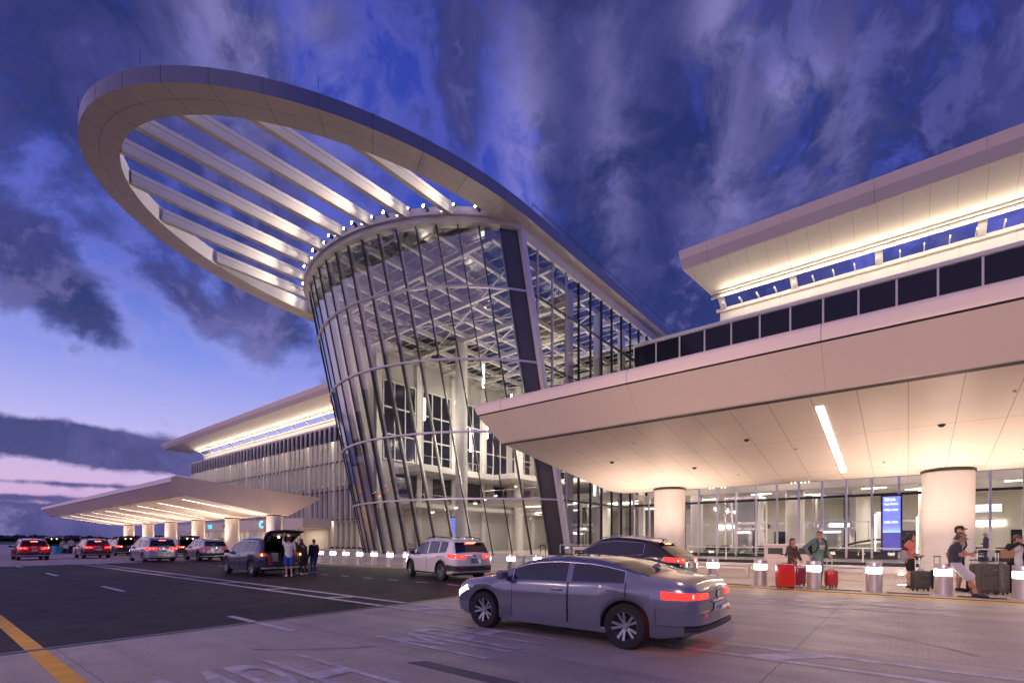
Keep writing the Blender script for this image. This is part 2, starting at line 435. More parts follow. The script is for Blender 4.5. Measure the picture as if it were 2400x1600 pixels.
# leaning jambs where the round glass meets the straight side walls
for sx in (1, -1):
    x = CX+sx*13.5
    MB().grid([[(x-.06*sx, 29.2, ZT), (x+.28*sx, 29.2, ZT), (x+.28*sx, 29.75, ZT), (x-.06*sx, 29.75, ZT)],
               [(x-.06*sx, 36.0, 0), (x+.28*sx, 36.0, 0), (x+.28*sx, 36.55, 0), (x-.06*sx, 36.55, 0)]], closed_u=True).build('jamb', m_alulite, tower)
    ly = lambda z: lerp(29.6, 36.4, vz(z))
    ys = [29.6+2.1*k for k in range(0, 18)]
    zl = [24.6, 20.9, 15.75, 10.3, 5.0, .1]
    for r in range(5):
        za, zb = zl[r], zl[r+1]
        for k in range(len(ys)-1):
            y0, y1 = ys[k], ys[k+1]
            if y0 > 49 and za < 22: continue
            if y0 > 63 or (sx < 0 and y0 > 38): continue
            a, b2 = max(y0, ly(za)), max(y0, ly(zb))
            if y1 <= ly(zb)+.02 and y1 <= ly(za)+.02: continue
            c = max(y1, ly(zb)) if y1 > ly(zb) else ly(zb)
            pts = [(x, min(b2, y1), zb) if b2 < y1 else (x, y1, lerp(za, zb, max(0, min(1, (y1-ly(za))/(ly(zb)-ly(za)))))), (x, y1, zb), (x, y1, za), (x, min(a, y1), za)]
            if b2 >= y1: pts = [pts[0], (x, y1, za), (x, a, za)]
            MB().add(pts, [tuple(range(len(pts)))]).build('side_pane', m_glass_side, tower, fix=False)
    for y in ys[1:]:
        zlow = .05
        if y < 36.4: zlow = ZT-(y-29.6)/6.8*(ZT-ZB)
        if y > 49.6: zlow = 22.5
        MB().box((x+.02*sx, y, (zlow+24.6)/2), (.2, .09, 24.6-zlow)).build('side_mullion', m_alulite if int(y) % 2 else m_dark, tower)
    for z in zl[1:5]:
        MB().bb(x-.08, x+.1, ly(z), 49.5 if z < 22 else 64, z-.08, z+.08).build('side_transom', m_dark, tower)
    MB().bb(x-.1, x+.15, 29.4, 80, 24.6, 25.5).build('side_fascia', m_white, tower)
# ring roof: straight legs over the building, half oval nose over the road
def ring_path(a, bb, ye, n=44):
    P = [Vector((CX+a, y, 0)) for y in (82, 70, 58, 46, 38)]
    for i in range(n+1):
        th = math.pi*i/n
        P.append(Vector((CX+a*math.cos(th), ye-bb*math.sin(th), 0)))
    return P+[Vector((CX-a, y, 0)) for y in (38, 46, 58, 70, 82)]
PO, PM, PI_ = ring_path(14.5, 23.7, 30), ring_path(13.6, 22.75, 30), ring_path(12.7, 21.75, 30)
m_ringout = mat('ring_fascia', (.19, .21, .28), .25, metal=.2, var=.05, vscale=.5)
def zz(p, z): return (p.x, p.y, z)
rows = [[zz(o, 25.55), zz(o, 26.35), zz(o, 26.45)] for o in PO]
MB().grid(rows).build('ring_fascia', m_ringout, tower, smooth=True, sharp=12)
MB().grid([[zz(o, 25.55), zz(m, 25.50), zz(i, 25.45)] for o, m, i in zip(PO, PM, PI_)]).build('ring_soffit', m_ringp, tower, smooth=True, sharp=12)
MB().grid([[zz(i, 25.45), zz(i, 26.6)] for i in PI_]).build('ring_inner_fascia', m_white, tower, smooth=True, sharp=12)
MB().grid([[zz(o, 26.45), zz(m, 26.6), zz(i, 26.6)] for o, m, i in zip(PO, PM, PI_)]).build('ring_top', m_alulite, tower, smooth=True)
# panel joints of the ring, raised dark gaskets
jm = MB()
for k in range(3, len(PO)-3, 2):
    for (p, q, za, zb) in ((PO[k], PO[k], 25.53, 26.46), (PO[k], PI_[k], 25.54, 25.44)):
        d = (PO[k+1]-PO[k-1]).normalized()*.009; nrm = Vector((PO[k]-PI_[k])).normalized()*.008
        if p is q: jm.quad(zz(p-d+nrm, za), zz(p+d+nrm, za), zz(p+d+nrm, zb), zz(p-d+nrm, zb))
        else: jm.quad(zz(p-d, za-.012), zz(p+d, za-.012), zz(q+d, zb-.012), zz(q-d, zb-.012))
jm.grid([[zz(m+(o-m).normalized()*.007, 25.488), zz(m-(o-m).normalized()*.007, 25.488)] for o, m in zip(PO, PM)])
jm.build('ring_joints', m_dark, tower, fix=False)
for k in (22, 28, 15): MB().cyl(zz(PO[k], 26.6), zz(PO[k], 27.4), .016, .008, n=6).build('lightning_rod', m_dark, tower)
mb = MB()
for k in range(0, 9): mb.cyl(zz(PO[0].lerp(PO[5], k/8)-Vector((.2, 0, 0)), 26.6), zz(PO[0].lerp(PO[5], k/8)-Vector((.2, 0, 0)), 27.1), .02, n=6)
mb.tube([zz(PO[0]-Vector((.2, 0, 0)), 27.1), zz(PO[5]-Vector((.2, 0, 0)), 27.1)], .02, 6); mb.build('roof_rail', m_dark, tower)
# beams from rim to ring
BX = [CX+d for d in (1.45, 4.35, 7.25, 10.15, -1.45, -4.35, -7.25, -10.15)]
for x in BX:
    u = (x-CX); yi = 30-21.75*math.sqrt(max(0, 1-(u/12.7)**2))+.05
    yr = 38.3-math.sqrt(16.15**2-u*u)
    MB().bb(x-.19, x+.19, yi, yr, 25.6, 26.5).build('roof_beam', m_white, tower, bevel=.02)
    for sx in (-1, 1):
        MB().bb(x+sx*.192-.004, x+sx*.192+.004, yi, yr-.02, 26.18, 26.2).build('beam_joint', m_dark, tower)
# flood lamps on the rim, one between each pair of beams
fx = [CX+d for d in (11.7, 8.7, 5.8, 2.9, 0, -2.9, -5.8, -8.7, -11.7)]
for x in fx:
    u = x-CX; y = 38.3-math.sqrt(16.45**2-u*u)
    h = MB().cyl((x, y+.1, 26.2), (x, y-.28, 26.2), .09, .13, n=12).bb(x-.03, x+.03, y, y+.25, 25.75, 26.2)
    o = h.build('flood_lamp', m_dark, tower)
    l = MB().cyl((x, y-.285, 26.2), (x, y-.30, 26.2), .11, n=12).build('lens', m_lens, o)
for x in BX:
    u = x-CX; y = 38.3-math.sqrt(16.5**2-u*u)
    for sx in (-1, 1):
        o = MB().cyl((x+sx*.62, y+.05, 25.98), (x+sx*.62, y-.2, 25.98), .07, .1, n=10).build('beam_lamp', m_dark, tower)
        MB().cyl((x+sx*.62, y-.205, 25.98), (x+sx*.62, y-.215, 25.98), .085, n=10).build('lens', m_lens, o)
        lamp('SPOT', (x+sx*.62, y-.25, 25.98), 260, CREAM, .08, (x+sx*.35, y-14, 26.1), 50, .8, name='beam_light')
for x in fx:
    u = x-CX; y = 38.3-math.sqrt(16.45**2-u*u)
    lamp('SPOT', (x, y-.34, 26.2), 1700 if u > -9 else 500, CREAM, .12, (x, y-20, 26.1), 80, .9, name='flood_light')
# tower roof and the grid of beams inside
MB().add([tuple(arc_pt(-1+2*i/20, 0, -.5)[:2])+(25.3,) for i in range(21)]+[(-23.2, 82, 25.3), (-49.8, 82, 25.3)], [tuple(range(23))]).build('skylight_deck', m_darkpane, tower)
MB().add([tuple(arc_pt(-1+2*i/20, 0, -.5)[:2])+(26.0,) for i in range(21)]+[(-23.2, 82, 26.0), (-49.8, 82, 26.0)], [tuple(range(23))]).build('roof_deck', m_alulite, tower)
def inside_y(x): return 38.3-math.sqrt(max(0.1, 15.7**2-(x-CX)**2))
for k in range(9):
    x = CX-11.6+2.9*k
    MB().bb(x-.16, x+.16, inside_y(x), 80, 24.62, 25.1).build('ceiling_beam', m_inbeam, tower)
for k in range(9):
    y = 28+6.2*k
    if y < 38.3: hw = math.sqrt(max(0, 15.7**2-(38.3-y)**2))
    else: hw = 13.4
    hw = min(hw, 13.4)
    MB().bb(CX-hw, CX+hw, y-.15, y+.15, 24.2, 24.61).build('cross_beam', m_inbeam, tower)
for k in range(40):
    y = 24+1.4*k
    hw = math.sqrt(max(0, 15.7**2-(38.3-y)**2)) if y < 38.3 else 13.4
    hw = min(hw, 13.4)
    MB().bb(CX-hw, CX+hw, y-.035, y+.035, 24.98, 25.08).build('purlin', m_inbeam, tower)
for k in range(7):     # diagonal bracing under the roof
    y = 31+6.2*k
    for s_ in (-1, 1):
        MB().tube([(CX-12*s_, y, 24.3), (CX, y+5.5, 24.3), (CX+12*s_, y+11, 24.3)], .09, 6).build('brace', m_inbeam, tower)
# back wall of the hall, storeys and tall windows
MB().bb(-50, -23, 80, 80.4, 0, 25.3).build('back_wall', m_inwall, tower)
for k in range(8):
    x = -48.5+3.2*k
    o = MB().bb(x, x+2.7, 79.9, 79.98, 12.5, 21).build('hall_window', m_darkpane, tower)
    fr = MB()
    for a in (x-.1, x+1.3, x+2.7): fr.bb(a, a+.12, 79.75, 79.88, 12.4, 21.1)
    for z in (12.4, 15.5, 18.4, 21): fr.bb(x-.1, x+2.82, 79.7, 79.86, z, z+.14)
    fr.build('frame', m_white, o)
MB().bb(-49.7, -45.5, 39, 80, 10.0, 10.7).build('balcony_floor', m_white, tower)
MB().bb(-49.7, -46.5, 39, 80, 5.6, 6.1).build('balcony_floor', m_white, tower)
MB().bb(-45.5, -41.5, 52, 80, 10.0, 10.7).build('balcony_floor', m_white, tower)
MB().bb(-41.5, -23, 62, 80, 10.0, 10.7).build('balcony_floor', m_white, tower)
MB().bb(-41.5, -23.2, 46, 80, 6.0, 6.6).build('mezzanine_floor', m_inwall, tower)
MB().bb(-49.8, -41.6, 60, 80, 6.0, 6.6).build('mezzanine_floor', m_inwall, tower)
MB().bb(-49.9, -23.1, 37.5, 80, -.02, .06).build('hall_floor', m_infloor, tower)
for (x, y, z1, r) in ((-40.3, 40.6, 24.2, .7), (-31, 58, 24.2, .7), (-45.5, 58, 24.2, .7), (-28.5, 50, 6.0, .5), (-36, 66, 10, .6)):
    MB().lathe([(r, 0.06), (r, z1)], (x, y, 0), 24).build('hall_column', m_white, tower, smooth=True)
for s_ in (-1, 1):      # inner storey wall along the left side with windows
    pass
MB().prism([(36.9, 0), (80, 0), (80, 24.6), (30.2, 24.6)], lambda y, z: (-50.0, y, z), lambda y, z: (-49.75, y, z)).build('left_wall', m_inwall, tower)
for k in range(7):
    y = 36.5+6.2*k
    o = MB().bb(-49.7, -49.55, y, y+5, 11.5, 21).build('hall_window', m_darkpane, tower)
    fr = MB()
    for a in (y, y+1.65, y+3.3, y+4.95): fr.bb(-49.54, -49.42, a-.07, a+.07, 11.4, 21.1)
    for z in (11.4, 14.5, 17.8, 21): fr.bb(-49.54, -49.40, y-.07, y+5.02, z, z+.16)
    fr.build('frame', m_white, o)
    MB().bb(-49.9, -49.3, y-1.1, y-.3, 0, 24).build('pilaster', m_white, tower)
for (xa, ya, xb, yb, z) in ((-45.5, 39, -45.5, 52, 10.7), (-41.5, 52, -41.5, 62, 10.7), (-41.5, 62, -23.2, 62, 10.7), (-41.5, 46, -23.4, 46, 6.6), (-46.5, 39, -46.5, 60, 6.1)):
    mb = MB().tube([(xa, ya, z+1.1), (xb, yb, z+1.1)], .04, 6)
    n = int(max(abs(xb-xa), abs(yb-ya))/1.5)
    for q in range(n+1): mb.cyl((lerp(xa, xb, q/n), lerp(ya, yb, q/n), z), (lerp(xa, xb, q/n), lerp(ya, yb, q/n), z+1.1), .025, n=5)
    mb.build('balcony_rail', m_alu, tower)
for k in range(6):
    for z0_, z1_ in ((7.0, 9.8),):
        MB().bb(-49.74, -49.62, 38.5+6.2*k, 43+6.2*k, z0_, z1_).build('shop_front', m_darkpane, tower)
for k in range(5):
    for z0_, z1_ in ((7.2, 9.6),): MB().bb(-48+5*k, -44+5*k, 79.85, 79.97, z0_, z1_).build('shop_front', m_darkpane, tower)
for k in range(8):
    MB().bb(-24.6, -24.0, 38.2+5.3*k, 38.75+5.3*k, .06, 24.2).build('side_column', m_white, tower)
for (x, y, z_) in ((-31, 52, 5.7), (-31, 60, 5.7), (-38, 56, 5.7), (-36.5, 48, 5.9), (-46, 66, 5.7)): lamp('AREA', (x, y, z_), 420, HALL, 5, (x, y+.01, 0), sy=5, name='lobby_light')
for (x, y) in ((-45, 45), (-45, 56), (-34, 66)): lamp('AREA', (x, y, 22.5), 420, HALL, 5, (x, y+6, 0), sy=5, name='lobby_light')
# pendant tube lamps hanging in the hall: things of their own
pend = [(-31, 44, 14.5, 3, 'sixth glowing tube pendant from the left in the tower hall'), (-29, 49, 13, 3.2, 'lower of the two glowing tube pendants nearest the canopy tip'), (-33.5, 52, 12, 3.4, 'eighth glowing tube pendant from the left, long and low in the tower hall'),
        (-27, 46, 15, 2.6, 'upper of the two glowing tube pendants nearest the canopy tip'), (-38, 47, 16.5, 3, 'fifth glowing tube pendant from the left, at the middle of the tower'), (-44, 46, 13, 3, 'second glowing tube pendant from the left, low in the tower'), (-36, 57, 12, 3, 'ninth glowing tube pendant from the left, lowest and deepest in the hall'),
        (-41, 60, 13.5, 3, 'seventh glowing tube pendant from the left, short and deep in the hall'), (-46.5, 52, 16, 2.6, 'short glowing tube pendant right below the highest one'), (-34.5, 38, 17.5, 2.4, 'highest of the glowing tube pendants in the round glass tower'), (-42, 36.5, 15, 2.4, 'leftmost of the glowing tube pendants in the round glass tower')]
for (x, y, z, h, lb) in pend:
    t = wthing('pendant_lamp', lb, 'pendant lamp', (x, y, z), group='tube pendants in the tower hall')
    MB().cyl((x, y, z), (x, y, z+h), .13, n=12).build('light_tube', m_tube, t, smooth=True)
    MB().cyl((x, y, z+h), (x, y, 24.2), .012, n=5).build('cable', m_dark, t)
    lamp('POINT', (x, y, z-.3), 800, HALL, .15, name='pendant_light')
# lights of the hall: downlights at the mezzanine, lit ceiling below
for (x, y) in ((-32, 50), (-32, 58), (-27, 54), (-38, 52), (-38, 62), (-45.5, 64), (-28, 66)):
    MB().bb(x-1.4, x+1.4, y-.25, y+.25, 5.93, 5.985).build('ceiling_light', m_downl, tower)

# ------------------------------------------------------------------ terminal wings
def wing(name, label, x0, x1, rx0, rx1, cx0, cx1, px0, fins):
    W = wthing(name, label, 'terminal', ((x0+x1)/2, 49.5, 0))
    n = int(round((x1-x0)/1.73)); dx = (x1-x0)/n; Y = 49.5
    for i in range(n):
        a, c = x0+i*dx, x0+(i+1)*dx
        if fins:
            m = MB()
            for za, zb in ((.35, 5.15), (5.35, 10.4), (10.6, 15.65), (15.85, 19.4)): m.quad((a, Y, za), (c, Y, za), (c, Y, zb), (a, Y, zb))
            m.build('window', m_glass_fac, W, fix=False)
        else:
            MB().quad((a, Y, .35), (c, Y, .35), (c, Y, 5.15), (a, Y, 5.15)).build('window', m_glass_fac, W, fix=False)
            MB().quad((a, Y, 5.35), (c, Y, 5.35), (c, Y, 10.4), (a, Y, 10.4)).build('window', m_glass_fac, W, fix=False)
    # mullions
    for i in range(n+1):
        a = x0+i*dx
        if fins: MB().bb(a-.07, a+.07, Y-.42, Y+.1, .1, 22.3).build('fin', m_alulite, W)
        else:
            MB().bb(a-.075, a+.075, Y-.22, Y+.1, .1, 10.5).build('mullion', m_alulite, W)
    for z in ((5.25, 10.5, 15.75) if fins else (5.25, 10.5)): MB().bb(x0, x1, Y-.12, Y+.12, z-.1, z+.1).build('transom', m_dark, W)
    MB().bb(x0, x1, Y-.1, Y+.2, .06, .35).build('base_sill', m_dark, W)
    if not fins: MB().bb(x0, x1, Y-.05, Y+.3, 10.6, 19.9).build('spandrel_wall', m_cream, W)
    # strip of dark windows under the roof
    n2 = n if fins else int(round((x1-x0)/2.45)); d2 = (x1-x0)/n2
    zlo = 19.6 if fins else 20.0
    for i in range(n2):
        MB().bb(x0+i*d2+.05, x0+(i+1)*d2-.05, Y-.02, Y+.06, zlo, 22.25).build('upper_window', m_darkpane, W)
    if not fins:
        for i in range(n2+1): MB().bb(x0+i*d2-.07, x0+i*d2+.07, Y-.09, Y+.04, zlo, 22.25).build('upper_mullion', m_white, W)
    MB().bb(x0-.05, x1, Y-.14, Y+2.2, 22.3, 22.62).build('coping', m_white, W)
    MB().bb(cx0, cx1, 51.2, 51.6, 22.62, 24.5).build('clerestory_wall', m_cream, W)
    # roof wing with canted soffit
    prof = [(46.0, 28.85), (46.18, 28.1), (46.42, 27.2), (46.55, 27.15), (49.7, 25.35), (49.95, 25.6), (49.0, 28.6), (47.0, 29.1)]
    def ends(y): return (rx0+(y-46)*px0[0], rx1+(y-46)*px0[1])
    def strip(a, c, name, m):
        mb = MB()
        for (ya, za), (yb, zb) in zip(prof[a:c], prof[a+1:c+1]):
            xa0, xa1 = ends(ya); xb0, xb1 = ends(yb)
            mb.quad((xa0, ya, za), (xa1, ya, za), (xb1, yb, zb), (xb0, yb, zb))
        mb.build(name, m, W, smooth=True, sharp=8)
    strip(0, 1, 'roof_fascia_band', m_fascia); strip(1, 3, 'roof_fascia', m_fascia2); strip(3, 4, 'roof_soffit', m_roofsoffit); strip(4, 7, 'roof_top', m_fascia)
    mb = MB(); mb.quad((ends(47)[0], 47, 29.1), (ends(47)[1], 47, 29.1), (ends(46)[1], 46, 28.85), (ends(46)[0], 46, 28.85)); mb.build('roof_edge', m_alulite, W)
    for e in (0, 1):
        MB().add([(ends(y)[e], y, z) for y, z in prof], [tuple(range(len(prof)))]).build('roof_end', m_fascia2, W)
    # brackets, lighting rod, slats
    nb = int((cx1-cx0)/6.17)
    for i in range(nb+1):
        x = cx0+.4+i*6.17
        MB().prism([(49.3, 25.6), (51.3, 24.2), (51.3, 24.5), (49.9, 25.6)], lambda y, z, x=x: (x-.25, y, z), lambda y, z, x=x: (x+.25, y, z)).build('bracket', m_white, W)
    MB().tube([(cx0-.2, 49.25, 25.25), (cx1, 49.25, 25.25)], .05, 6).build('light_rail', m_dark, W)
    MB().tube([(cx0-.4, 49.75, 25.2), (cx1, 49.75, 25.2)], .12, 8).build('gutter_tube', m_white, W)
    MB().bb(cx0-.3, cx1, 51.0, 51.2, 24.25, 24.55).build('slot_edge', m_cream, W)
    return W
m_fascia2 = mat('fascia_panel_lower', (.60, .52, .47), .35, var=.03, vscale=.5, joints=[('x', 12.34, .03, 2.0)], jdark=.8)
m_roofsoffit = mat('roof_soffit_panel', (.74, .70, .62), .38, var=.03, vscale=.6, joints=[('x', 1.55, .022, .3)], jdark=.6)
wr = wing('terminal_wing', 'long terminal wing on the right behind the big canopy, dark window strip under roof', -23, 34, -16.9, 40, -14.6, 36, (.55, 0), False)
wl = wing('terminal_wing', 'far terminal wing left of the glass tower clad in close upright metal fins', -152, -50, -166, -44, -149, -50, (3.1, 0), True)
# grille slats in the roof slot (right wing shows them)
for i in range(34):
    x = -14+1.5*i
    MB().bb(x-.04, x+.04, 49.95, 51.0, 24.55, 24.75).build('slot_slat', m_white, wr)
# roof cove lights
for (x0, x1, e) in ((-14, 36, 680), (-149, -52, 1150)):
    seg = 4 if x1 > 0 else 6
    for k in range(seg):
        xa, xb = lerp(x0, x1, k/seg), lerp(x0, x1, (k+1)/seg)
        l = lamp('AREA', ((xa+xb)/2, 49.2, 25.05), e/seg*1.0, CREAM, xb-xa, None, sy=.15, name='cove_light')
        l.rotation_euler = Vector((0, -.55, 1)).to_track_quat('-Z', 'Y').to_euler()
        l.rotation_euler = Matrix(((1, 0, 0), (0, 1, 0), (0, 0, 1))).to_euler()
        d = Vector((0, .28, -1)).normalized()       # light leaves along -d
        zax = d; xax = Vector((1, 0, 0)); yax = zax.cross(xax)
        l.rotation_euler = Matrix((xax, yax, zax)).transposed().to_euler()
for (x0, x1, e, seg) in ((-14, 36, 900, 4), (-148, -52, 1500, 6)):
    for k in range(seg):
        xa, xb = lerp(x0, x1, k/seg), lerp(x0, x1, (k+1)/seg)
        l = lamp('AREA', ((xa+xb)/2, 49.45, 25.15), e/seg, CREAM, xb-xa, None, sy=.12, name='wall_wash')
        zax = Vector((0, -.72, .69)).normalized(); xax = Vector((1, 0, 0)); yax = zax.cross(xax)
        l.rotation_euler = Matrix((xax, yax, zax)).transposed().to_euler()
m_inwall_grey = mat('interior_wall_grey', (.26, .25, .24), .6, var=.25, vscale=.15, joints=[('x', 4.8, .25, 0)], jdark=.5)
# inside of the wings
for (W, x0, x1, depth) in ((wr, -22.8, 34, 17), (wl, -151.8, -50.2, 11)):
    MB().bb(x0, x1, 49.8+depth, 50.2+depth, 0, 22.2).build('inner_wall', m_inwall if W is wr else m_inwall_grey, W)
    MB().bb(x0, x1, 49.75, 49.8+depth, -.02, .06).build('inner_floor', m_infloor, W)
    MB().bb(x0, x1, 50.3, 49.8+depth, 22.0, 22.25).build('inner_ceiling', m_inwall, W)
    if W is wl: MB().bb(x0, x0+.2, 49.6, 49.8+depth, 0, 22.2).build('end_wall', m_cream, W)
MB().bb(-22.8, 34, 52.5, 66.8, 6.3, 6.9).build('upper_floor', m_inwall, wr)
MB().bb(-151.5, -62, 53.5, 60.8, 5.4, 5.9).build('upper_floor', m_inwall, wl)
MB().bb(-151.5, -62, 54.5, 60.8, 12.4, 12.9).build('upper_floor', m_inwall, wl)
for (x, y, r) in ((-17.5, 53, .62), (-8.4, 53.5, .8), (1.5, 55, .8), (12, 55, .8), (-13, 61, .7), (-3.5, 62, .7)):
    MB().lathe([(r, .06), (r, 6.3)], (x, y, 0), 24).build('inner_column', m_col, wr, smooth=True)
for k in range(10):
    MB().lathe([(.6, .06), (.6, 21)], (-146+9.6*k, 53.2, 0), 16).build('inner_column', m_col, wl, smooth=True)
for k in range(18):
    x = -21+3.1*k
    MB().bb(x-.9, x+.9, 55+(k % 3)*3.5, 55.25+(k % 3)*3.5, 6.24, 6.285).build('ceiling_light', m_downl, wr)
for k in range(6):
    lamp('AREA', (-18+9*k, 56, 6.1), 620, HALL, 5, (-18+9*k, 56.01, 0), sy=5, name='hall_light')
    lamp('AREA', (-18+9*k, 51.2, 9.6), 300, CREAM, 6, (-18+9*k, 53, 0), sy=1, name='hall_light')
for k in range(9):
    x = -146+11.2*k
    lamp('AREA', (x, 52.2, 21.4), 480, CREAM, 9, (x, 56, 10), sy=1.5, name='hall_light')
    lamp('AREA', (x, 52.3, 5.2), 260, CREAM, 9, (x, 53.5, 0), sy=1.0, name='hall_light')
for k in range(9):          # door openings, glazed partitions and signs inside the right hall
    x = -21+4.1*k
    MB().bb(x, x+1.5, 66.7, 66.78, .06, 2.6).build('inner_door', m_darkpane if k % 3 else m_alu, wr)
    MB().bb(x+1.7, x+3.7, 66.68, 66.76, 3.0, 3.5).build('sign_band', (m_downl, m_dark, m_alu)[k % 3], wr)
    o = MB().bb(x, x+.08, 58.4, 58.5, .06, 3.4).bb(x, x+3.2, 58.4, 58.5, 3.32, 3.42).bb(x, x+3.2, 58.4, 58.5, 1.1, 1.16).bb(x+1.6, x+1.66, 58.4, 58.5, .06, 3.4).build('partition', m_alu, wr)
for k in range(12):         # hanging glass rods of the upper hall
    x = -16.5+.28*k+(6 if k > 5 else 0)
    MB().cyl((x, 54.2+.3*(k % 3), 6.95), (x, 54.2+.3*(k % 3), 9.6), .05, n=6).build('light_rod', m_tube, wr)
# tall pale light slabs inside, seen through the glass
for (x, y, h) in ((-1.8, 57.5, 4.2), (1.2, 56.2, 3.8)):
    t = wthing('kiosk_pillar', 'white kiosk pillar with a bright edge inside the right hall, %s of the two' % ('left' if x < 0 else 'right'), 'kiosk', (x, y, .06), group='kiosk pillars in the right hall')
    MB().bb(x-.55, x+.55, y-.3, y+.3, .06, h).build('cabinet', m_white, t, bevel=.03)
    MB().bb(x-.62, x-.56, y-.34, y-.28, .3, h-.2).build('light_edge', m_tube, t)
    MB().bb(x+.1, x+.45, y-.315, y-.302, h-1.3, h-.7).build('screen', m_dark, t)
# glass lifts
m_lglass = glass('lift_glass', (.82, .86, .85), 1.0, base=.08)
def lift(x, y, w, h, label):
    t = wthing('glass_lift', label, 'lift', (x, y, .06), group='glass lifts inside the terminal')
    fr = MB()
    for sx in (-1, 1):
        for sy in (-1, 1): fr.bb(x+sx*w-.09, x+sx*w+.09, y+sy*w*.8-.09, y+sy*w*.8+.09, .06, h)
    for z in (.2, 2.7, 3.3, h-.1):
        for sy in (-1, 1): fr.bb(x-w, x+w, y+sy*w*.8-.05, y+sy*w*.8+.05, z-.1, z+.1)
        for sx in (-1, 1): fr.bb(x+sx*w-.05, x+sx*w+.05, y-w*.8, y+w*.8, z-.1, z+.1)
    fr.build('frame', m_steel, t)
    g = MB()
    for sy in (-1, 1): g.quad((x-w, y+sy*w*.8, .1), (x+w, y+sy*w*.8, .1), (x+w, y+sy*w*.8, h), (x-w, y+sy*w*.8, h))
    g.build('glass_walls', m_lglass, t, fix=False)
    MB().bb(x-w*.55, x+w*.55, y-w*.5, y+w*.5, .3, 2.5).build('cab', m_steel, t, bevel=.04)
    MB().bb(x-w*.3, x+w*.3, y-w*.52, y-w*.505, .4, 2.2).build('door', m_inwall, t)
    MB().bb(x-w*.45, x+w*.45, y-w*.53, y-w*.5, 2.3, 2.42).build('light_bar', m_downl, t)
    m = MB()
    for k in range(3): m.cyl((x+w*.62, y-.3+.25*k, .1), (x+w*.62, y-.3+.25*k, h), .05, n=6)
    m.box((x+w*.7, y, 4.6), (.4, .5, 1.6)); m.build('machinery', m_dark, t)
lift(-13.2, 55, 1.6, 6.0, 'steel and glass lift shaft in the right hall, left of the dark round column')
lift(-5.6, 56, 1.5, 6.0, 'steel and glass lift shaft in the right hall, right of the dark round column')
lift(-29.6, 48, 1.7, 5.4, 'steel and glass lift at the foot of the glass tower')
# palm inside the left hall
m_frond = mat('palm_frond', (.05, .09, .03), .5, var=.3, vscale=2)
m_trunk = mat('palm_trunk', (.16, .11, .07), .8, var=.3, vscale=6, stretch=(1, 1, 5))
pt = wthing('palm_tree', 'tall indoor palm behind the finned glass front of the far wing', 'palm tree', (-84, 52.2, .06))
MB().tube([(-84, 52.2, .06), (-83.9, 52.2, 4), (-84, 52.2, 7.6)], [.32, .24, .22], 10).build('trunk', m_trunk, pt, smooth=True)
fm = MB()
for k in range(30):
    a = k*2.4; el = .9-1.5*(k/30); L = 2.6
    pts = []
    for q in range(7):
        s_ = q/6; r = L*s_*math.cos(el*(1-.3*s_)); z = 7.6+L*s_*math.sin(el)-1.5*s_*s_
        pts.append(Vector((-84+r*math.cos(a), 52.2+r*math.sin(a)*.75, z)))
    nrm = Vector((-math.sin(a), math.cos(a), 0))
    for q in range(6):
        for sgn in (-1, 1):
            for e in range(3):
                c = pts[q].lerp(pts[q+1], e/3); ln = .75*math.sin(math.pi*(.12+.85*(q+e/3)/6))
                tip = c+nrm*sgn*ln*.7+(pts[q+1]-pts[q]).normalized()*ln*.5+Vector((0, 0, -.25*ln))
                d = (pts[q+1]-pts[q])*.18
                fm.add([c, c+d, tip], [(0, 1, 2)])
fm.build('crown', m_frond, pt, fix=False)
# information screen and wayfinding panels inside
m_blue = emis('blue_screen', (.02, .12, .95), 1.1)
m_blue2 = emis('pale_blue_screen', (.1, .55, 1), 1.2)
m_wtxt = emis('screen_text', (.9, .95, 1), 1.6)
def screen(x, y, z0, z1, w_, label, lines):
    t = wthing('information_screen', label, 'screen', (x, y, .06))
    MB().bb(x-w_-.12, x+w_+.12, y-.0, y+.18, z0-.15, z1+.15).build('casing', m_dark, t, bevel=.02)
    MB().bb(x-w_, x+w_, y-.015, y-.004, z0, z1).build('display', m_blue, t)
    MB().bb(x-w_, x+w_, y-.03, y-.02, z0+.05, z0+(z1-z0)*.33).build('picture', mat('screen_picture', (.1, .1, .2), .4, emit=(.06, .07, .5), es=.7, var=.5, vscale=6), t)
    MB().bb(x-w_, x+w_, y-.04, y-.032, z0+(z1-z0)*.33, z0+(z1-z0)*.36).build('picture_edge', m_blue2, t)
    for (s, zz_, sz) in lines:
        Mx = Matrix.Translation((x-w_*.85-t.location.x, y-.035-t.location.y, z0+(z1-z0)*zz_-t.location.z)) @ Matrix.Rotation(R(90), 4, 'X')
        text_mesh(s, sz, 'display_text', m_wtxt, t, .003, Mx=Mx, align='LEFT')
screen(-1.0, 48.6, .8, 5.0, .55, 'tall blue information screen beside the right column', [('331A', .94, .34), ('Bag Claims', .86, .2), ('ICEL CHI', .75, .22), ('ICEL CHI', .52, .22)])
screen(-41.5, 40.5, .9, 4.2, .45, 'tall blue information screen beside the round column in the tower foot', [])
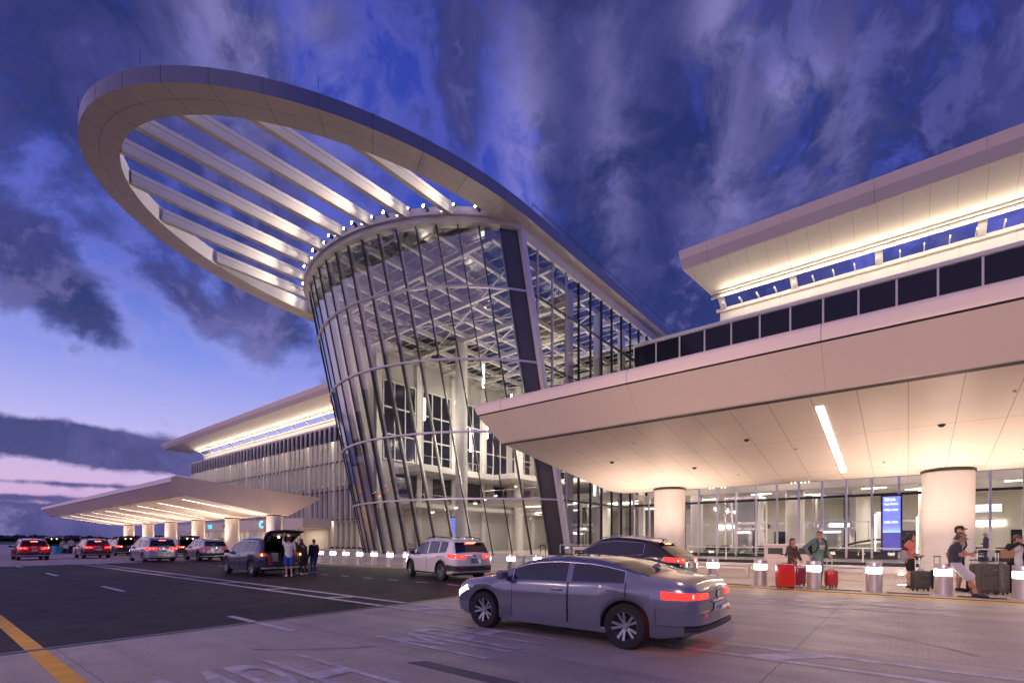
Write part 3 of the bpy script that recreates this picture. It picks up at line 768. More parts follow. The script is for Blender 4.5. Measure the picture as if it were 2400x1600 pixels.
# bright sign and map board inside at the far right
t = wthing('hall_sign', 'small bright white sign hanging inside behind the right column', 'sign', (4.6, 52, 3.9))
MB().bb(3.7, 5.5, 51.9, 52.0, 3.75, 4.3).build('panel', emis('white_sign', (.85, .95, 1), 2.0), t)
MB().bb(3.9, 5.3, 51.88, 51.895, 4.0, 4.03).build('line', m_alu, t)
t = wthing('map_board', 'tall dark framed pale green map board at the right edge', 'board', (6.1, 36, .03))
MB().bb(5.5, 8.0, 36, 36.2, .03, 4.2).build('frame', m_dark, t, bevel=.03)
MB().bb(5.75, 7.8, 35.985, 35.996, .5, 3.9).build('map', mat('map_green', (.30, .36, .26), .5, var=.25, vscale=1.5, emit=(.3, .36, .26), es=.35), t)
MB().bb(6.2, 6.8, 35.97, 35.982, 3.3, 3.6).build('pictogram', m_dark, t)

# ------------------------------------------------------------------ entrance canopies over the kerb
CP = [(25, 7.45), (17.35, 8.08), (17.02, 7.98), (16.9, 7.78), (16.93, 7.45), (16.98, 7.40), (18.02, 6.25), (18.1, 6.22), (18.35, 6.19), (27.2, 4.70), (28.3, 4.62), (29.9, 4.66), (33.3, 6.75), (33.0, 6.95)]
def canopy(label, x0, x1, e0, e1, colx, stripx, name='entrance_canopy', sw=.1, sm=None):
    C_ = wthing(name, label, 'canopy', ((x0+x1)/2, 28.5, 0), group='entrance canopies along the kerb')
    X0 = lambda z: x0-e0*(z-4.65)*.45; X1 = lambda z: x1+e1*(z-4.65)*.45
    def strip(idx, nm, m, sm=True, sharp=25):
        mb = MB()
        for a, c in zip(idx, idx[1:]):
            (ya, za), (yb, zb) = CP[a], CP[c]
            mb.quad((X0(za), ya, za), (X1(za), ya, za), (X1(zb), yb, zb), (X0(zb), yb, zb))
        mb.build(nm, m, C_, smooth=sm, sharp=sharp)
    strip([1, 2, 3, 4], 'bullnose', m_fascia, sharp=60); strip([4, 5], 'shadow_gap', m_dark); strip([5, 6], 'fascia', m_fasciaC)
    strip([6, 7], 'trim', m_white); strip([7, 8], 'soffit_gap', m_dark); strip([8, 9, 10, 11], 'soffit', m_soffit, sharp=40); strip([11, 12], 'rear_soffit', m_soffit); strip([12, 13, 0, 1], 'roof_deck', m_alulite)
    for X in (X0, X1):
        n = len(CP)
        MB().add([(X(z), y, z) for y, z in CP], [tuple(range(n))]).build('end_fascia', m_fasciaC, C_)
    for x in colx:
        o = MB().lathe([(.95, .02), (.95, .06), (.88, .06), (.88, 4.52)], (x, 28.5, 0), 40).build('column', m_col, C_, smooth=True)
        MB().lathe([(.90, 4.52), (.93, 4.52), (.93, 4.58), (.90, 4.64)], (x, 28.5, 0), 40).build('collar', m_dark, o, smooth=True)
    for x in stripx:
        mb = MB(); f = lambda y: lerp(6.19, 4.70, (y-18.35)/(27.2-18.35))-.012
        mb.quad((x-sw, 19.2, f(19.2)), (x+sw, 19.2, f(19.2)), (x+sw, 27.1, f(27.1)), (x-sw, 27.1, f(27.1)))
        mb.build('light_strip', sm or m_strip, C_, fix=False)
    return C_
m_plastic0 = mat('dark_plastic', (.02, .02, .023), .5)
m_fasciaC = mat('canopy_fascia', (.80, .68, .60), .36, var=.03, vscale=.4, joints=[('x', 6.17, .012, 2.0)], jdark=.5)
def soffit_z(y): return lerp(6.19, 4.70, (y-18.35)/(27.2-18.35))
ca = canopy('big near canopy on white round columns sweeping over the pavement on the right', -14.5, 40, 1, 0, (1.35, 13.7, 26, -11), (-2.3, 10.05, 22.4, 34))
cb = canopy('far canopy on white columns left of the glass tower, glowing strips in its soffit', -131, -59.2, 1, 1, [-60.4-12.35*k for k in range(6)], [-62-8.3*k for k in range(9)], sw=.035, sm=emis('far_light_strip', (1, .84, .68), 10))
for (x, y) in ((-8.2, 24.5), (-5.1, 21.5), (.9, 22.3), (3.4, 25.8), (-11.6, 22.4), (5.6, 21)):
    MB().cyl((x, y, soffit_z(y)+.01), (x, y, soffit_z(y)-.03), .11, .10, n=14).ell((x, y, soffit_z(y)-.03), (.08, .08, .05), 10, 6).build('soffit_camera', m_plastic0, ca)
for (x, y) in ((-9.4, 20.2), (-6.6, 26.2), (-3.6, 23.2), (2.4, 20.1), (-.8, 26), (4.8, 24)):
    MB().cyl((x, y, soffit_z(y)+.01), (x, y, soffit_z(y)-.05), .03, .05, n=8).build('sprinkler', m_alu, ca)
for x in (-11, 1.35, 13.7, 26):
    for (dx, dy) in ((0, -2.6), (-2.4, -1.2), (2.4, -1.2), (0, 2.2)):
        lamp('SPOT', (x+dx, 28.5+dy, .07), 820, WARM, .04, (x+dx*1.0, 28.5+dy*1.0-.4, 5), 104, .9, name='uplight')
for k in range(6):
    for dy in (-2.6, 2.2): lamp('SPOT', (-60.4-12.35*k, 28.5+dy, .12), 2000, WARM, .1, (-60.4-12.35*k, 28.5+dy*1.2, 5), 130, .9, name='uplight')
# in-ground uplight fittings
u0 = None
for i, x in enumerate((-11, 1.35)):
    for j, dx in enumerate((-1.6, 1.6)):
        t = wthing('ground_uplight', 'round bright uplight set in the pavement %s of the %s canopy column' % (('left', 'right')[j], ('smaller left', 'large right')[i]), 'ground light', (x+dx, 28.2, .03), group='uplights set in the pavement')
        MB().cyl((x+dx, 28.2, .03), (x+dx, 28.2, .042), .17, n=16).build('rim', m_steel, t)
        MB().cyl((x+dx, 28.2, .042), (x+dx, 28.2, .048), .12, n=16).build('lens', m_downl, t)
t = wthing('ground_uplight', 'round bright uplight set in the pavement left of the woman in coral', 'ground light', (-.15, 21.7, .03), group='uplights set in the pavement')
MB().cyl((-.15, 21.7, .03), (-.15, 21.7, .042), .17, n=16).build('rim', m_steel, t); MB().cyl((-.15, 21.7, .042), (-.15, 21.7, .048), .13, n=16).build('lens', m_downl, t)
lamp('SPOT', (-.15, 21.7, .07), 320, WARM, .04, (-.15, 21.8, 5), 120, .9, name='uplight')
# ------------------------------------------------------------------ far entrance vestibule with the C sign
V = wthing('entrance_vestibule', 'pale entrance box with sliding doors and a cyan letter C under the far canopy', 'entrance', (-112, 46.5, 0))
MB().bb(-144, -82, 43.6, 49.0, 3.7, 5.3).build('fascia_box', m_cream, V)
MB().bb(-144.1, -81.9, 43.5, 49.05, 5.3, 5.45).build('roof', m_white, V)
for k in range(26):
    x = -144+62/26*k
    MB().quad((x, 43.9, .06), (x+62/26, 43.9, .06), (x+62/26, 43.9, 3.7), (x, 43.9, 3.7)).build('pane', m_glass_fac, V, fix=False)
    MB().bb(x-.07, x+.07, 43.8, 44.0, .06, 3.7).build('post', m_alulite, V)
for x in (-101, -121, -137):
    o = MB().bb(x-1.6, x+1.6, 43.7, 43.82, 2.5, 2.9).build('door_header', m_alu, V)
    for dx in (-1.2, -.02, 1.2): MB().bb(x+dx-.05, x+dx+.05, 43.7, 43.8, .06, 2.5).build('door_stile', m_alu, o)
m_cyan = emis('cyan_letter', (.0, .55, .9), 1.6); m_cyan_glow = emis('cyan_halo', (.55, .95, 1), 1.3)
def sign_text(s, x, z, size, m, nm, dep=.05, y=43.5):
    Mx = Matrix.Translation((x-V.location.x, y-V.location.y, z)) @ Matrix.Rotation(R(90), 4, 'X') @ Matrix.Diagonal((1.0, 1, 1, 1))
    return text_mesh(s, size, nm, m, V, dep, Mx=Mx)
MB().bb(-99, -96.2, 43.5, 43.58, 3.72, 5.28).build('sign_panel', m_white, V)
sign_text('C', -97.5, 4.5, 1.9, m_cyan, 'letter', .08, 43.4); sign_text('C', -97.5, 4.5, 2.05, m_cyan_glow, 'letter_halo', .02, 43.47)
sign_text('Bag Claim', -113.2, 4.5, 1.1, m_dark, 'sign_text')
sign_text('C22', -123, 4.5, 1.2, m_cyan, 'sign_text')
MB().bb(-143.8, -82.2, 48.6, 48.8, .06, 3.7).build('inner_wall', m_inwall, V)
for k in range(6): lamp('AREA', (-138+10.3*k, 46.3, 3.6), 200, CREAM, 6, (-138+10.3*k, 46.31, 0), sy=1.5, name='vestibule_light')
# ================================================================== GROUND
def road_mat(name, c, warm=.0, tine=None, slab=None, speck=.3, rough=.75, seams=None, bumpd=.0, spec=.4):
    m = bpy.data.materials.new(name); m.use_nodes = True; nt = m.node_tree; p = nt.nodes['Principled BSDF']; q = NB(nt)
    tcn = q.n('ShaderNodeTexCoord'); vec = tcn.outputs['Object']
    big = q.noise(vec, .16, 5, .6, .4); mid = q.noise(vec, 1.4, 5, .65); fine = q.noise(vec, 26, 3, .7)
    st = q.n('ShaderNodeMapping'); q.link(vec, st.inputs[0]); st.inputs['Scale'].default_value = (.05, 1.1, 1)
    lanes = q.noise(st.outputs[0], 1.0, 4, .55)
    t = q.m('ADD', q.m('MULTIPLY', big, .45), q.m('ADD', q.m('MULTIPLY', mid, .25), q.m('MULTIPLY', lanes, .3)))
    f = q.step(t, .30, .70)
    colr = q.mix(f, tuple(x*.68 for x in c)+(1,), tuple(x*1.25 for x in c)+(1,))
    colr = q.mix(q.m('MULTIPLY', q.step(fine, .38, .68), speck), colr, tuple(x*.45 for x in c)+(1,))
    vor = q.n('ShaderNodeTexVoronoi'); q.link(vec, vor.inputs[0]); vor.inputs['Scale'].default_value = 14
    colr = q.mix(q.m('MULTIPLY', q.m('LESS_THAN', vor.outputs['Distance'], .16), speck*.9), colr, tuple(x*.3 for x in c)+(1,))
    # oil stains and tyre wear
    stn = q.step(q.noise(vec, .75, 6, .7, 1.2), .60, .74)
    lan = q.step(q.noise(st.outputs[0], 2.6, 3, .5), .52, .66)
    colr = q.mix(q.m('MULTIPLY', lan, .30), colr, tuple(x*.5 for x in c)+(1,))
    colr = q.mix(q.m('MULTIPLY', stn, .45), colr, tuple(x*.45 for x in c)+(1,))
    sp = q.n('ShaderNodeSeparateXYZ'); q.link(vec, sp.inputs[0]); bh = fine
    if seams:
        g = None
        for ax, space, wd, off in seams:
            wob = q.m('MULTIPLY', q.m('SUBTRACT', q.noise(vec, 3., 2), .5), .03)
            fr = q.m('FRACT', q.m('DIVIDE', q.m('ADD', q.m('ADD', sp.outputs['xyz'.index(ax)], off), wob), space))
            k = q.m('LESS_THAN', fr, wd/space); g = k if g is None else q.m('MAXIMUM', g, k)
        colr = q.mix(q.m('MULTIPLY', g, .7), colr, tuple(x*.2 for x in c)+(1,))
    if tine:
        wv = q.m('FRACT', q.m('DIVIDE', sp.outputs[0], tine)); k = q.m('LESS_THAN', wv, .3)
        kk = q.m('MULTIPLY', k, q.step(q.noise(vec, 2.2, 3), .3, .62))
        colr = q.mix(q.m('MULTIPLY', kk, .15), colr, tuple(x*.4 for x in c)+(1,))
        bh = q.m('ADD', fine, q.m('MULTIPLY', k, -.8))
    bn = q.n('ShaderNodeBump'); bn.inputs['Strength'].default_value = .35; bn.inputs['Distance'].default_value = .01
    q.link(bh, bn.inputs['Height']); q.link(bn.outputs[0], p.inputs['Normal'])
    q.link(colr, p.inputs['Base Color'])
    q.link(q.m('SUBTRACT', rough+.12, q.m('MULTIPLY', mid, .35)), p.inputs['Roughness'])
    p.inputs['Specular IOR Level'].default_value = spec
    return m
m_conc = road_mat('road_concrete', (.49, .43, .36), seams=[('x', 4.6, .016, 1.3), ('y', 3.02, .012, -1.4)], speck=.45, rough=.62)
m_tined = road_mat('road_grooved', (.52, .45, .38), tine=.075, seams=[('x', 4.6, .016, 1.3), ('y', 5.5, .02, -7.6)], speck=.25, rough=.6)
m_asph = road_mat('road_asphalt', (.042, .034, .032), speck=.4, rough=.72, spec=.22)
m_farc = road_mat('far_concrete', (.50, .44, .39), seams=[('x', 4.6, .02, 0)], speck=.2)
m_pave = road_mat('pavement', (.54, .46, .40), seams=[('x', 3.1, .012, .4), ('y', 3.1, .012, 0)], speck=.2, rough=.5)
m_gnd = mat('far_ground', (.045, .05, .04), .9, var=.3, vscale=.02)
def sheet(name, x0, x1, y0, y1, z, m, nx=1):
    return tag(MB().quad((x0, y0, z), (x1, y0, z), (x1, y1, z), (x0, y1, z)).build(name, m), kind='structure')
sheet('ground', -1800, 1800, -1800, 1800, -.02, m_gnd)
sheet('road_concrete', -9.85, 60, -30, 8.4, .0, m_conc)
sheet('road_grooved', -9.85, 60, 8.4, 17.75, .0, m_tined)
sheet('road_asphalt', -42, -9.85, -30, 17.75, .0, m_asph)
sheet('road_far', -230, -42, -30, 17.75, .0, m_farc)
sheet('pavement', -230, 60, 17.75, 49.4, .02, m_pave)
m_linewhite = mat('road_paint_white', (.62, .60, .60), .6, var=.22, vscale=5)
m_lineworn = mat('road_paint_worn', (.58, .54, .54), .65, var=.4, vscale=3)
m_lineyel = mat('road_paint_yellow', (.85, .44, .015), .6, var=.18, vscale=3)
Z1 = .004
def mark(name, quads, m, z=Z1):
    mb = MB()
    for q in quads: mb.quad(*[(p[0], p[1], z) for p in q])
    return tag(mb.build(name, m), kind='structure')
rc = lambda x0, x1, y0, y1: ((x0, y0), (x1, y0), (x1, y1), (x0, y1))
mark('edge_line', [rc(-230, 4, 1.10, 1.30)], m_lineyel)
ladder = [rc(-75, -9.86, 7.22, 7.37), rc(-75, -9.86, 7.92, 8.07)]
for k in range(17):
    x = -12.4-3.72*k; ladder.append(((x-.25, 7.37), (x-.0, 7.37), (x+.35, 7.92), (x+.10, 7.92)))
mark('lane_divider', ladder, m_linewhite)
lw = [rc(-9.84, 30, 7.22, 7.37), rc(-9.84, 30, 7.92, 8.07)]
for k in range(9):
    x = -8.7+3.72*k; lw.append(((x-.5, 7.37), (x-.05, 7.37), (x+.45, 7.92), (x+.0, 7.92)))
mark('lane_divider_worn', lw, m_lineworn, .0045)
mark('lane_dash', [rc(-11.06-10.55*k-0.0, -11.06-10.55*k+2.68, 4.22, 4.36) for k in range(-1, 7)], m_linewhite, .006)
mark('lane_dash_short', [rc(-12.9-1.7*k, -12.9-1.7*k+.62, 12.2, 12.32) for k in range(24)], m_linewhite)
mark('lane_dash_short_worn', [rc(-6.2+4.0*k, -4.8+4.0*k, 12.0, 12.1) for k in range(4)], m_lineworn, .0045)
mark('kerb_line', [rc(-42, -9.86, 17.35, 17.47)], m_lineyel)
mark('kerb_band', [rc(-9.84, 30, 17.28, 17.74)], mat('kerb_paint_yellow', (.72, .40, .06), .6, var=.3, vscale=2), .0045)
mark('bay_line', [((-31, 16.2), (-30.6, 16.2), (-27.4, 17.3), (-27.8, 17.3)), ((-26, 16.6), (-25.5, 16.6), (-23.0, 17.2), (-23.5, 17.2)), ((-31.5, 15.2), (-30.2, 15.2), (-30.2, 15.32), (-31.5, 15.32))], m_linewhite)
# old black tyre or sealant patch, joint filler at the asphalt edge, skid
mark('sealed_patch', [((-5.1, 4.12), (-1.0, 4.12), (-1.0, 4.34), (-4.95, 4.34))], mat('old_sealant', (.14, .12, .12), .7, var=.2), .0045)
mark('expansion_joint', [rc(-9.93, -9.78, -20, 17.7), rc(-42.1, -41.9, -20, 17.7)], m_dark, .0075)
mark('expansion_joint_edge', [rc(-9.885, -9.855, -20, 17.7)], m_alu, .009)
rr = random.Random(11)
def crack(x, y, a, L):
    qs = []; wv = .012
    for k in range(int(L/.25)):
        nx, ny = x+.25*math.cos(a), y+.25*math.sin(a); n_ = (-math.sin(a)*wv*rr.uniform(.4, 1), math.cos(a)*wv*rr.uniform(.4, 1))
        qs.append(((x-n_[0], y-n_[1]), (nx-n_[0], ny-n_[1]), (nx+n_[0], ny+n_[1]), (x+n_[0], y+n_[1])))
        x, y = nx, ny; a += rr.uniform(-.35, .35)
    return qs
ck = []
for (x, y, a, L) in ((-7.5, 3.2, .4, 2.2), (-3.2, 3.4, -.2, 2.6), (-6.2, 6.4, 1.2, 1.6), (1.5, 9.2, .3, 3.0), (3.8, 11.5, 1.3, 2.4), (-1.2, 10.8, -.3, 2.5), (-8.3, 11, .9, 2.8)): ck += crack(x, y, a, L)
mark('road_cracks', ck, mat('road_crack', (.06, .055, .05), .8), .0052)
# lettering on the lanes, read by drivers heading away to the left
def lane_text(s, x_base, y_mid, hgt, wid, m):
    t = text_mesh(s, 1.0, 'lane_lettering', m, None, 0., Mx=None)
    me = t.data; xs = [v.co.x for v in me.vertices]; ys = [v.co.y for v in me.vertices]
    x0, x1, y0, y1 = min(xs), max(xs), min(ys), max(ys)
    for v in me.vertices:
        u = (v.co.x-x0)/(x1-x0)-.5; h = (v.co.y-y0)/(y1-y0)
        v.co = (x_base-h*hgt, y_mid+u*wid, .0078)
    return tag(t, kind='structure')
lane_text('MPH', -4.15, 2.62, 2.5, 1.75, m_lineworn); lane_text('MPH', -4.4, 5.75, 2.45, 1.75, m_lineworn)
lane_text('MPH', -1.2, 14.9, 2.1, 2.7, m_lineworn); lane_text('10', .95, 14.9, 2.0, 2.3, m_lineworn)
# tactile mats between the bollards
m_mat = mat('tactile_mat', (.05, .047, .045), .7, var=.2, joints=[('x', .09, .03, 0)], jdark=.6)
BOLX = [2.36-1.58*k for k in range(23)]
mats_ = [rc(x-1.58+.3, x-.3, 18.25, 18.72) for x in BOLX]+[rc(2.36+1.58*k+.3, 2.36+1.58*(k+1)-.3, 18.25, 18.72) for k in range(4)]
mark('tactile_strip', mats_, m_mat, .027)
# distant tree line beyond the airfield
tl = MB(); rnd = random.Random(3)
for k in range(420):
    a = R(rnd.uniform(150, 205)); d = rnd.uniform(620, 760); h = rnd.uniform(3.2, 6.5)
    c = (d*math.cos(a), d*math.sin(a)*1.0, h*.45)
    n, m_ = 7, 4
    tl.ell(c, (rnd.uniform(4, 9), rnd.uniform(4, 9), h*.6), n, m_)
for i in range(len(tl.v)):
    v = tl.v[i]; tl.v[i] = (v[0]+rnd.uniform(-.8, .8), v[1]+rnd.uniform(-.8, .8), v[2]+rnd.uniform(-.7, .7))
tag(tl.build('far_woods', mat('far_woods', (.02, .026, .02), .9, var=.4, vscale=.2)), 'dark low line of trees on the horizon at the left', 'trees', kind='stuff')
# ================================================================== CARS
def paint(name, c, metal=.35, rough=.22):
    return mat(name, c, rough, metal=metal, coat=1., var=.04, vscale=2., rvar=.08)
m_tyre = mat('tyre_rubber', (.018, .018, .02), .8, var=.2, vscale=12)
m_rim = mat('alloy_rim', (.42, .42, .45), .3, metal=.85, var=.08, vscale=9)
m_plastic = mat('black_plastic', (.02, .02, .023), .55, var=.15, vscale=6)
m_carglass = mat('car_glass', (.010, .012, .018), .05, spec=.9, var=.2, vscale=1.5)
m_tail = mat('tail_lamp', (.35, .006, .008), .15, emit=(1, .02, .015), es=3.2, coat=1)
m_tailcore = emis('tail_lamp_core', (1, .12, .06), 22)
m_taildim = mat('tail_lamp_faint_glow', (.22, .01, .012), .12, coat=1, emit=(1, .03, .02), es=.25)  # faint red glow put into unlit lamps and reflectors
m_amber = emis('amber_lamp', (1, .33, .03), 26)
m_head = emis('head_lamp', (1, .93, .8), 6)
m_chrome = mat('chrome', (.75, .75, .78), .12, metal=1., var=.03)
m_plate = mat('number_plate', (.72, .72, .70), .4, var=.08, vscale=14)
m_plateblue = mat('number_plate_blue', (.03, .04, .30), .4, var=.1, vscale=14)
m_ink = mat('plate_ink', (.05, .07, .10), .5); m_inkpale = mat('plate_ink_pale', (.75, .75, .85), .5)
m_bootlamp = emis('boot_lamp', (1, .85, .65), 14); m_lining = mat('hatch_lining', (.16, .14, .13), .7, var=.15, vscale=5)
m_cabin = mat('car_interior', (.055, .048, .044), .8, var=.3, vscale=4)

STY = {
 'suv': dict(L=4.65, W=1.86, ra=.98, fa=3.70, R=.365, top=[(0, 1.00), (.05, 1.04), (.12, 1.12), (.36, 1.53), (.5, 1.60), (1.1, 1.665), (1.9, 1.69), (2.5, 1.66), (2.85, 1.57), (3.55, 1.10), (3.75, 1.055), (4.25, .97), (4.5, .86), (4.62, .70), (4.65, .5)],
   belt=[(0, .98), (.12, 1.02), (.6, 1.11), (1.4, 1.06), (2.4, 1.00), (3.5, .97), (4.2, .87), (4.55, .72), (4.65, .48)], rear=(.10, .36), wind=(2.83, 3.56), side=(.62, 3.16), pil=[(1.18, 1.26), (2.10, 2.20)], doors=[(.98, 2.14), (2.16, 3.30)], inset=.19, sill=.27),
 'coupe_suv': dict(L=4.9, W=1.9, ra=1.02, fa=3.83, R=.38, top=[(0, .98), (.06, 1.04), (.2, 1.14), (.78, 1.50), (.95, 1.56), (1.5, 1.65), (2.2, 1.70), (2.7, 1.66), (3.0, 1.57), (3.7, 1.13), (3.9, 1.08), (4.45, .97), (4.75, .84), (4.88, .66), (4.9, .5)],
   belt=[(0, .96), (.2, 1.06), (.9, 1.13), (1.6, 1.06), (2.5, 1.01), (3.7, .99), (4.4, .88), (4.8, .7), (4.9, .48)], rear=(.18, .78), wind=(2.98, 3.72), side=(1.15, 3.36), pil=[(2.26, 2.36)], doors=[(1.12, 2.30), (2.32, 3.5)], inset=.22, sill=.27),
 'van': dict(L=5.1, W=1.95, ra=1.05, fa=4.05, R=.35, top=[(0, 1.02), (.05, 1.08), (.10, 1.14), (.30, 1.63), (.42, 1.70), (1.2, 1.76), (2.4, 1.77), (3.0, 1.70), (3.35, 1.58), (4.2, 1.10), (4.4, 1.04), (4.8, .92), (5.0, .78), (5.1, .5)],
   belt=[(0, 1.0), (.1, 1.04), (.6, 1.06), (1.6, 1.04), (3.0, 1.00), (4.2, .98), (4.7, .86), (5.0, .7), (5.1, .48)], rear=(.09, .30), wind=(3.33, 4.22), side=(.42, 3.75), pil=[(1.42, 1.52), (2.62, 2.72)], doors=[(1.46, 2.66), (2.68, 3.8)], inset=.16, sill=.24),
 'sedan': dict(L=4.75, W=1.83, ra=1.0, fa=3.78, R=.335, top=[(0, .90), (.06, .98), (.2, 1.03), (.62, 1.08), (1.30, 1.25), (1.6, 1.30), (2.2, 1.33), (2.6, 1.30), (2.85, 1.25), (3.5, .98), (3.7, .94), (4.3, .87), (4.6, .74), (4.75, .5)],
   belt=[(0, .86), (.2, .94), (1.0, .96), (2.0, .92), (3.4, .90), (4.2, .82), (4.6, .66), (4.75, .46)], rear=(.66, 1.28), wind=(2.83, 3.52), side=(1.0, 3.1), pil=[(1.92, 2.02)], doors=[(.98, 1.96), (1.98, 3.1)], inset=.2, sill=.22),
}
def car(style, name, label, loc, heading, body, plate='pale', lights='dim', hatch=None, steer=0., rails=True, group='cars at the terminal kerb', detail=True, amber=False, skid=None, ptext=None):
    S = STY[style]; L, W = S['L'], S['W']; hw = W/2
    rz = math.atan2(heading[1], heading[0])
    T = thing(name, label, 'car', loc, rz, group)
    top, belt = curve(S['top']), curve(S['belt'])
    # smooth the roof line a little
    top0 = top
    def top(x): return sum(top0(min(max(x+d, 0), L)) for d in (-.05, -.025, 0, .025, .05))/5 if .15 < x < L-.1 else top0(x)
    wid = curve([(0, hw*.80), (.04, hw*.86), (.12, hw*.93), (.3, hw*.985), (.7, hw), (L-.95, hw), (L-.5, hw*.93), (L-.2, hw*.80), (L-.05, hw*.64), (L, hw*.52)])
    ra, fa, RA = S['ra'], S['fa'], S['R']*1.16
    def zbot(x):
        base = S['sill'] if .45 < x < L-.45 else lerp(S['sill']+.10, S['sill'], min(1, min(x, L-x)/.45))
        for xc in (ra, fa):
            d = abs(x-xc)
            if d < RA: base = max(base, S['R']+math.sqrt(max(0, RA*RA-d*d))*.98)
        return base
    xs = set()
    x = 0.
    while x < L: xs.add(round(x, 3)); x += .085
    xs.add(L)
    for xc in (ra, fa):
        for k in range(-12, 13): xs.add(round(xc+RA*math.sin(math.pi/2*k/12)*.9999, 3))
    for p in [S['rear'], S['wind'], S['side']]+S['pil']:
        for q in p: xs.add(round(q, 3))
    for d in S['doors']:
        for q in d: xs.add(round(q-.008, 3)); xs.add(round(q+.008, 3))
    for q in (.03, .06, .1, .15, .2, L-.03, L-.08): xs.add(round(q, 3))
    xs = sorted(xs)
    def section(x):
        w = wid(x); zt, zb, z0 = top(x), belt(x), zbot(x)
        zb = min(zb, zt-.01); z0 = min(z0, zb-.12)
        g = max(0, min(1, (zt-zb)/.55)); wr = w*.955-S['inset']*g
        h = zt-zb; e = .05*g
        P = [(w*.955, z0), (w*.99, z0+min(.05, (zb-z0)*.3)), (w*1.0, lerp(z0, zb, .45)), (w*.992, lerp(z0, zb, .72)), (w*.985, zb-.06), (w*.957, zb),
             (lerp(w*.955, wr, .06), zb+h*.06), (lerp(w*.955, wr, .80), zb+h*.78 if g > .3 else zb+h*.5), (wr, zt-.035*g-h*.06), (wr-.05-.02*g, zt-.012*g), (wr*.72, zt+.006), (wr*.36, zt+.02), (0, zt+.026)]
        return P
    secs = [section(x) for x in xs]; NPn = len(secs[0])
    parts = {k: MB() for k in ('body', 'window', 'windscreen', 'rear_window', 'door_rear', 'door_front', 'tailgate')}
    inr = lambda a, c, p: a >= p[0]-1e-3 and c <= p[1]+1e-3
    hinge = (S['rear'][1], top(S['rear'][1]))
    sidew = {}
    for side in (1, -1):
        for i in range(len(xs)-1):
            a, c = xs[i], xs[i+1]
            for j in range(NPn-1):
                q = [(xs[ii]-L/2, side*secs[ii][jj][0], secs[ii][jj][1]) for ii, jj in ((i, j), (i+1, j), (i+1, j+1), (i, j+1))]
                k = 'body'
                if j == 6 and inr(a, c, S['side']) and not any(inr(a, c, p) for p in S['pil']):
                    k = 'w%d_%d' % (side, sum(1 for p in S['pil'] if a >= p[1]-1e-3)); parts.setdefault(k, MB())
                elif j >= 9 and inr(a, c, S['wind']): k = 'windscreen'
                elif j >= 9 and inr(a, c, S['rear']): k = 'tailgate_g' if hatch else 'rear_window'; parts.setdefault(k, MB())
                elif detail and 1 <= j <= 4:
                    for dn, d in zip(('door_rear', 'door_front'), S['doors']):
                        if a >= d[0]+.008-1e-3 and c <= d[1]-.008+1e-3 : k = dn+('L' if side > 0 else 'R'); parts.setdefault(k, MB())
                        if (abs(a-(d[0]-.008)) < 2e-3 and c-a < .017) or (abs(c-(d[1]+.008)) < 2e-3 and c-a < .017): k = 'gap'; parts.setdefault(k, MB())
                elif hatch and j >= 8 and c <= S['rear'][0]+.001: k = 'tailgate'
                parts[k].add(q, [(0, 1, 2, 3)])
    # rear and front caps
    for end, i in ((0, 0), (1, len(xs)-1)):
        fr = [-1, -.82, -.45, 0, .45, .82, 1]; zz_ = [p for p in secs[i]]
        bul = -.05 if end == 0 else .07
        rows = []
        for (y, z) in zz_: rows.append([(xs[i]-L/2+bul*(1-f*f), y*f, z) for f in fr])
        nb = NPn-1
        tgt = parts['body']
        if end == 0:
            lowz = .62
            for a in range(len(rows)-1):
                if rows[a][0][2] > rows[a+1][0][2]-1e-6 and a > 8: continue
                k = 'tailgate' if (hatch and rows[a][0][2] >= .55) else 'body'
                for b_ in range(len(fr)-1):
                    parts[k].add([rows[a][b_], rows[a][b_+1], rows[a+1][b_+1], rows[a+1][b_]], [(0, 1, 2, 3)])
        else:
            tgt.grid(rows)
    m_body = body
    B = parts['body'].build('body', m_body, T, smooth=True, sharp=40)
    for k in parts:
        mb = parts[k]
        if not mb.f or k == 'body': continue
        if k.startswith('w1') or k.startswith('w-1'): mb.build('window', m_carglass, T, smooth=True)
        elif k == 'windscreen': mb.build('windscreen', m_carglass, T, smooth=True)
        elif k == 'rear_window': mb.build('rear_window', m_carglass, T, smooth=True)
        elif k.startswith('door'):
            d = mb.build('door', m_body, T, smooth=True, sharp=40)
            sd = 1 if k.endswith('L') else -1; dx = S['doors'][0 if 'rear' in k else 1][0]
            MB().box((dx-L/2+.2, sd*(hw*.992+.012), belt(dx)-.115), (.2, .03, .03)).build('handle', m_chrome if style == 'coupe_suv' else m_body, d, bevel=.01)
        elif k == 'gap': pass        # the gap round a door is left open
    if hatch:
        ang = R(-hatch)
        Mh = Matrix.Translation((hinge[0]-L/2, 0, hinge[1])) @ Matrix.Rotation(-ang, 4, 'Y') @ Matrix.Translation((-(hinge[0]-L/2), 0, -hinge[1]))
        tg = parts['tailgate']; g = parts['tailgate_g']
        for mb in (tg, g): mb.v = [tuple(Mh @ Vector(p)) for p in mb.v]
        H = tg.build('tailgate', m_body, T, smooth=True, sharp=40); md = H.modifiers.new('thick', 'SOLIDIFY'); md.thickness = .07; md.offset = -1
        G = g.build('rear_window', m_carglass, H, smooth=True); md = G.modifiers.new('thick', 'SOLIDIFY'); md.thickness = .04
        for s_ in (-1, 1):
            p1 = Mh @ Vector((S['rear'][0]-L/2+.05, s_*hw*.66, 1.15)); MB().tube([(.30-L/2, s_*hw*.74, 1.25), p1], .014, 6).build('gas_strut', m_dark, T)
        xl, zl = S['rear'][1]+.25, top(S['rear'][1]+.25)-.07
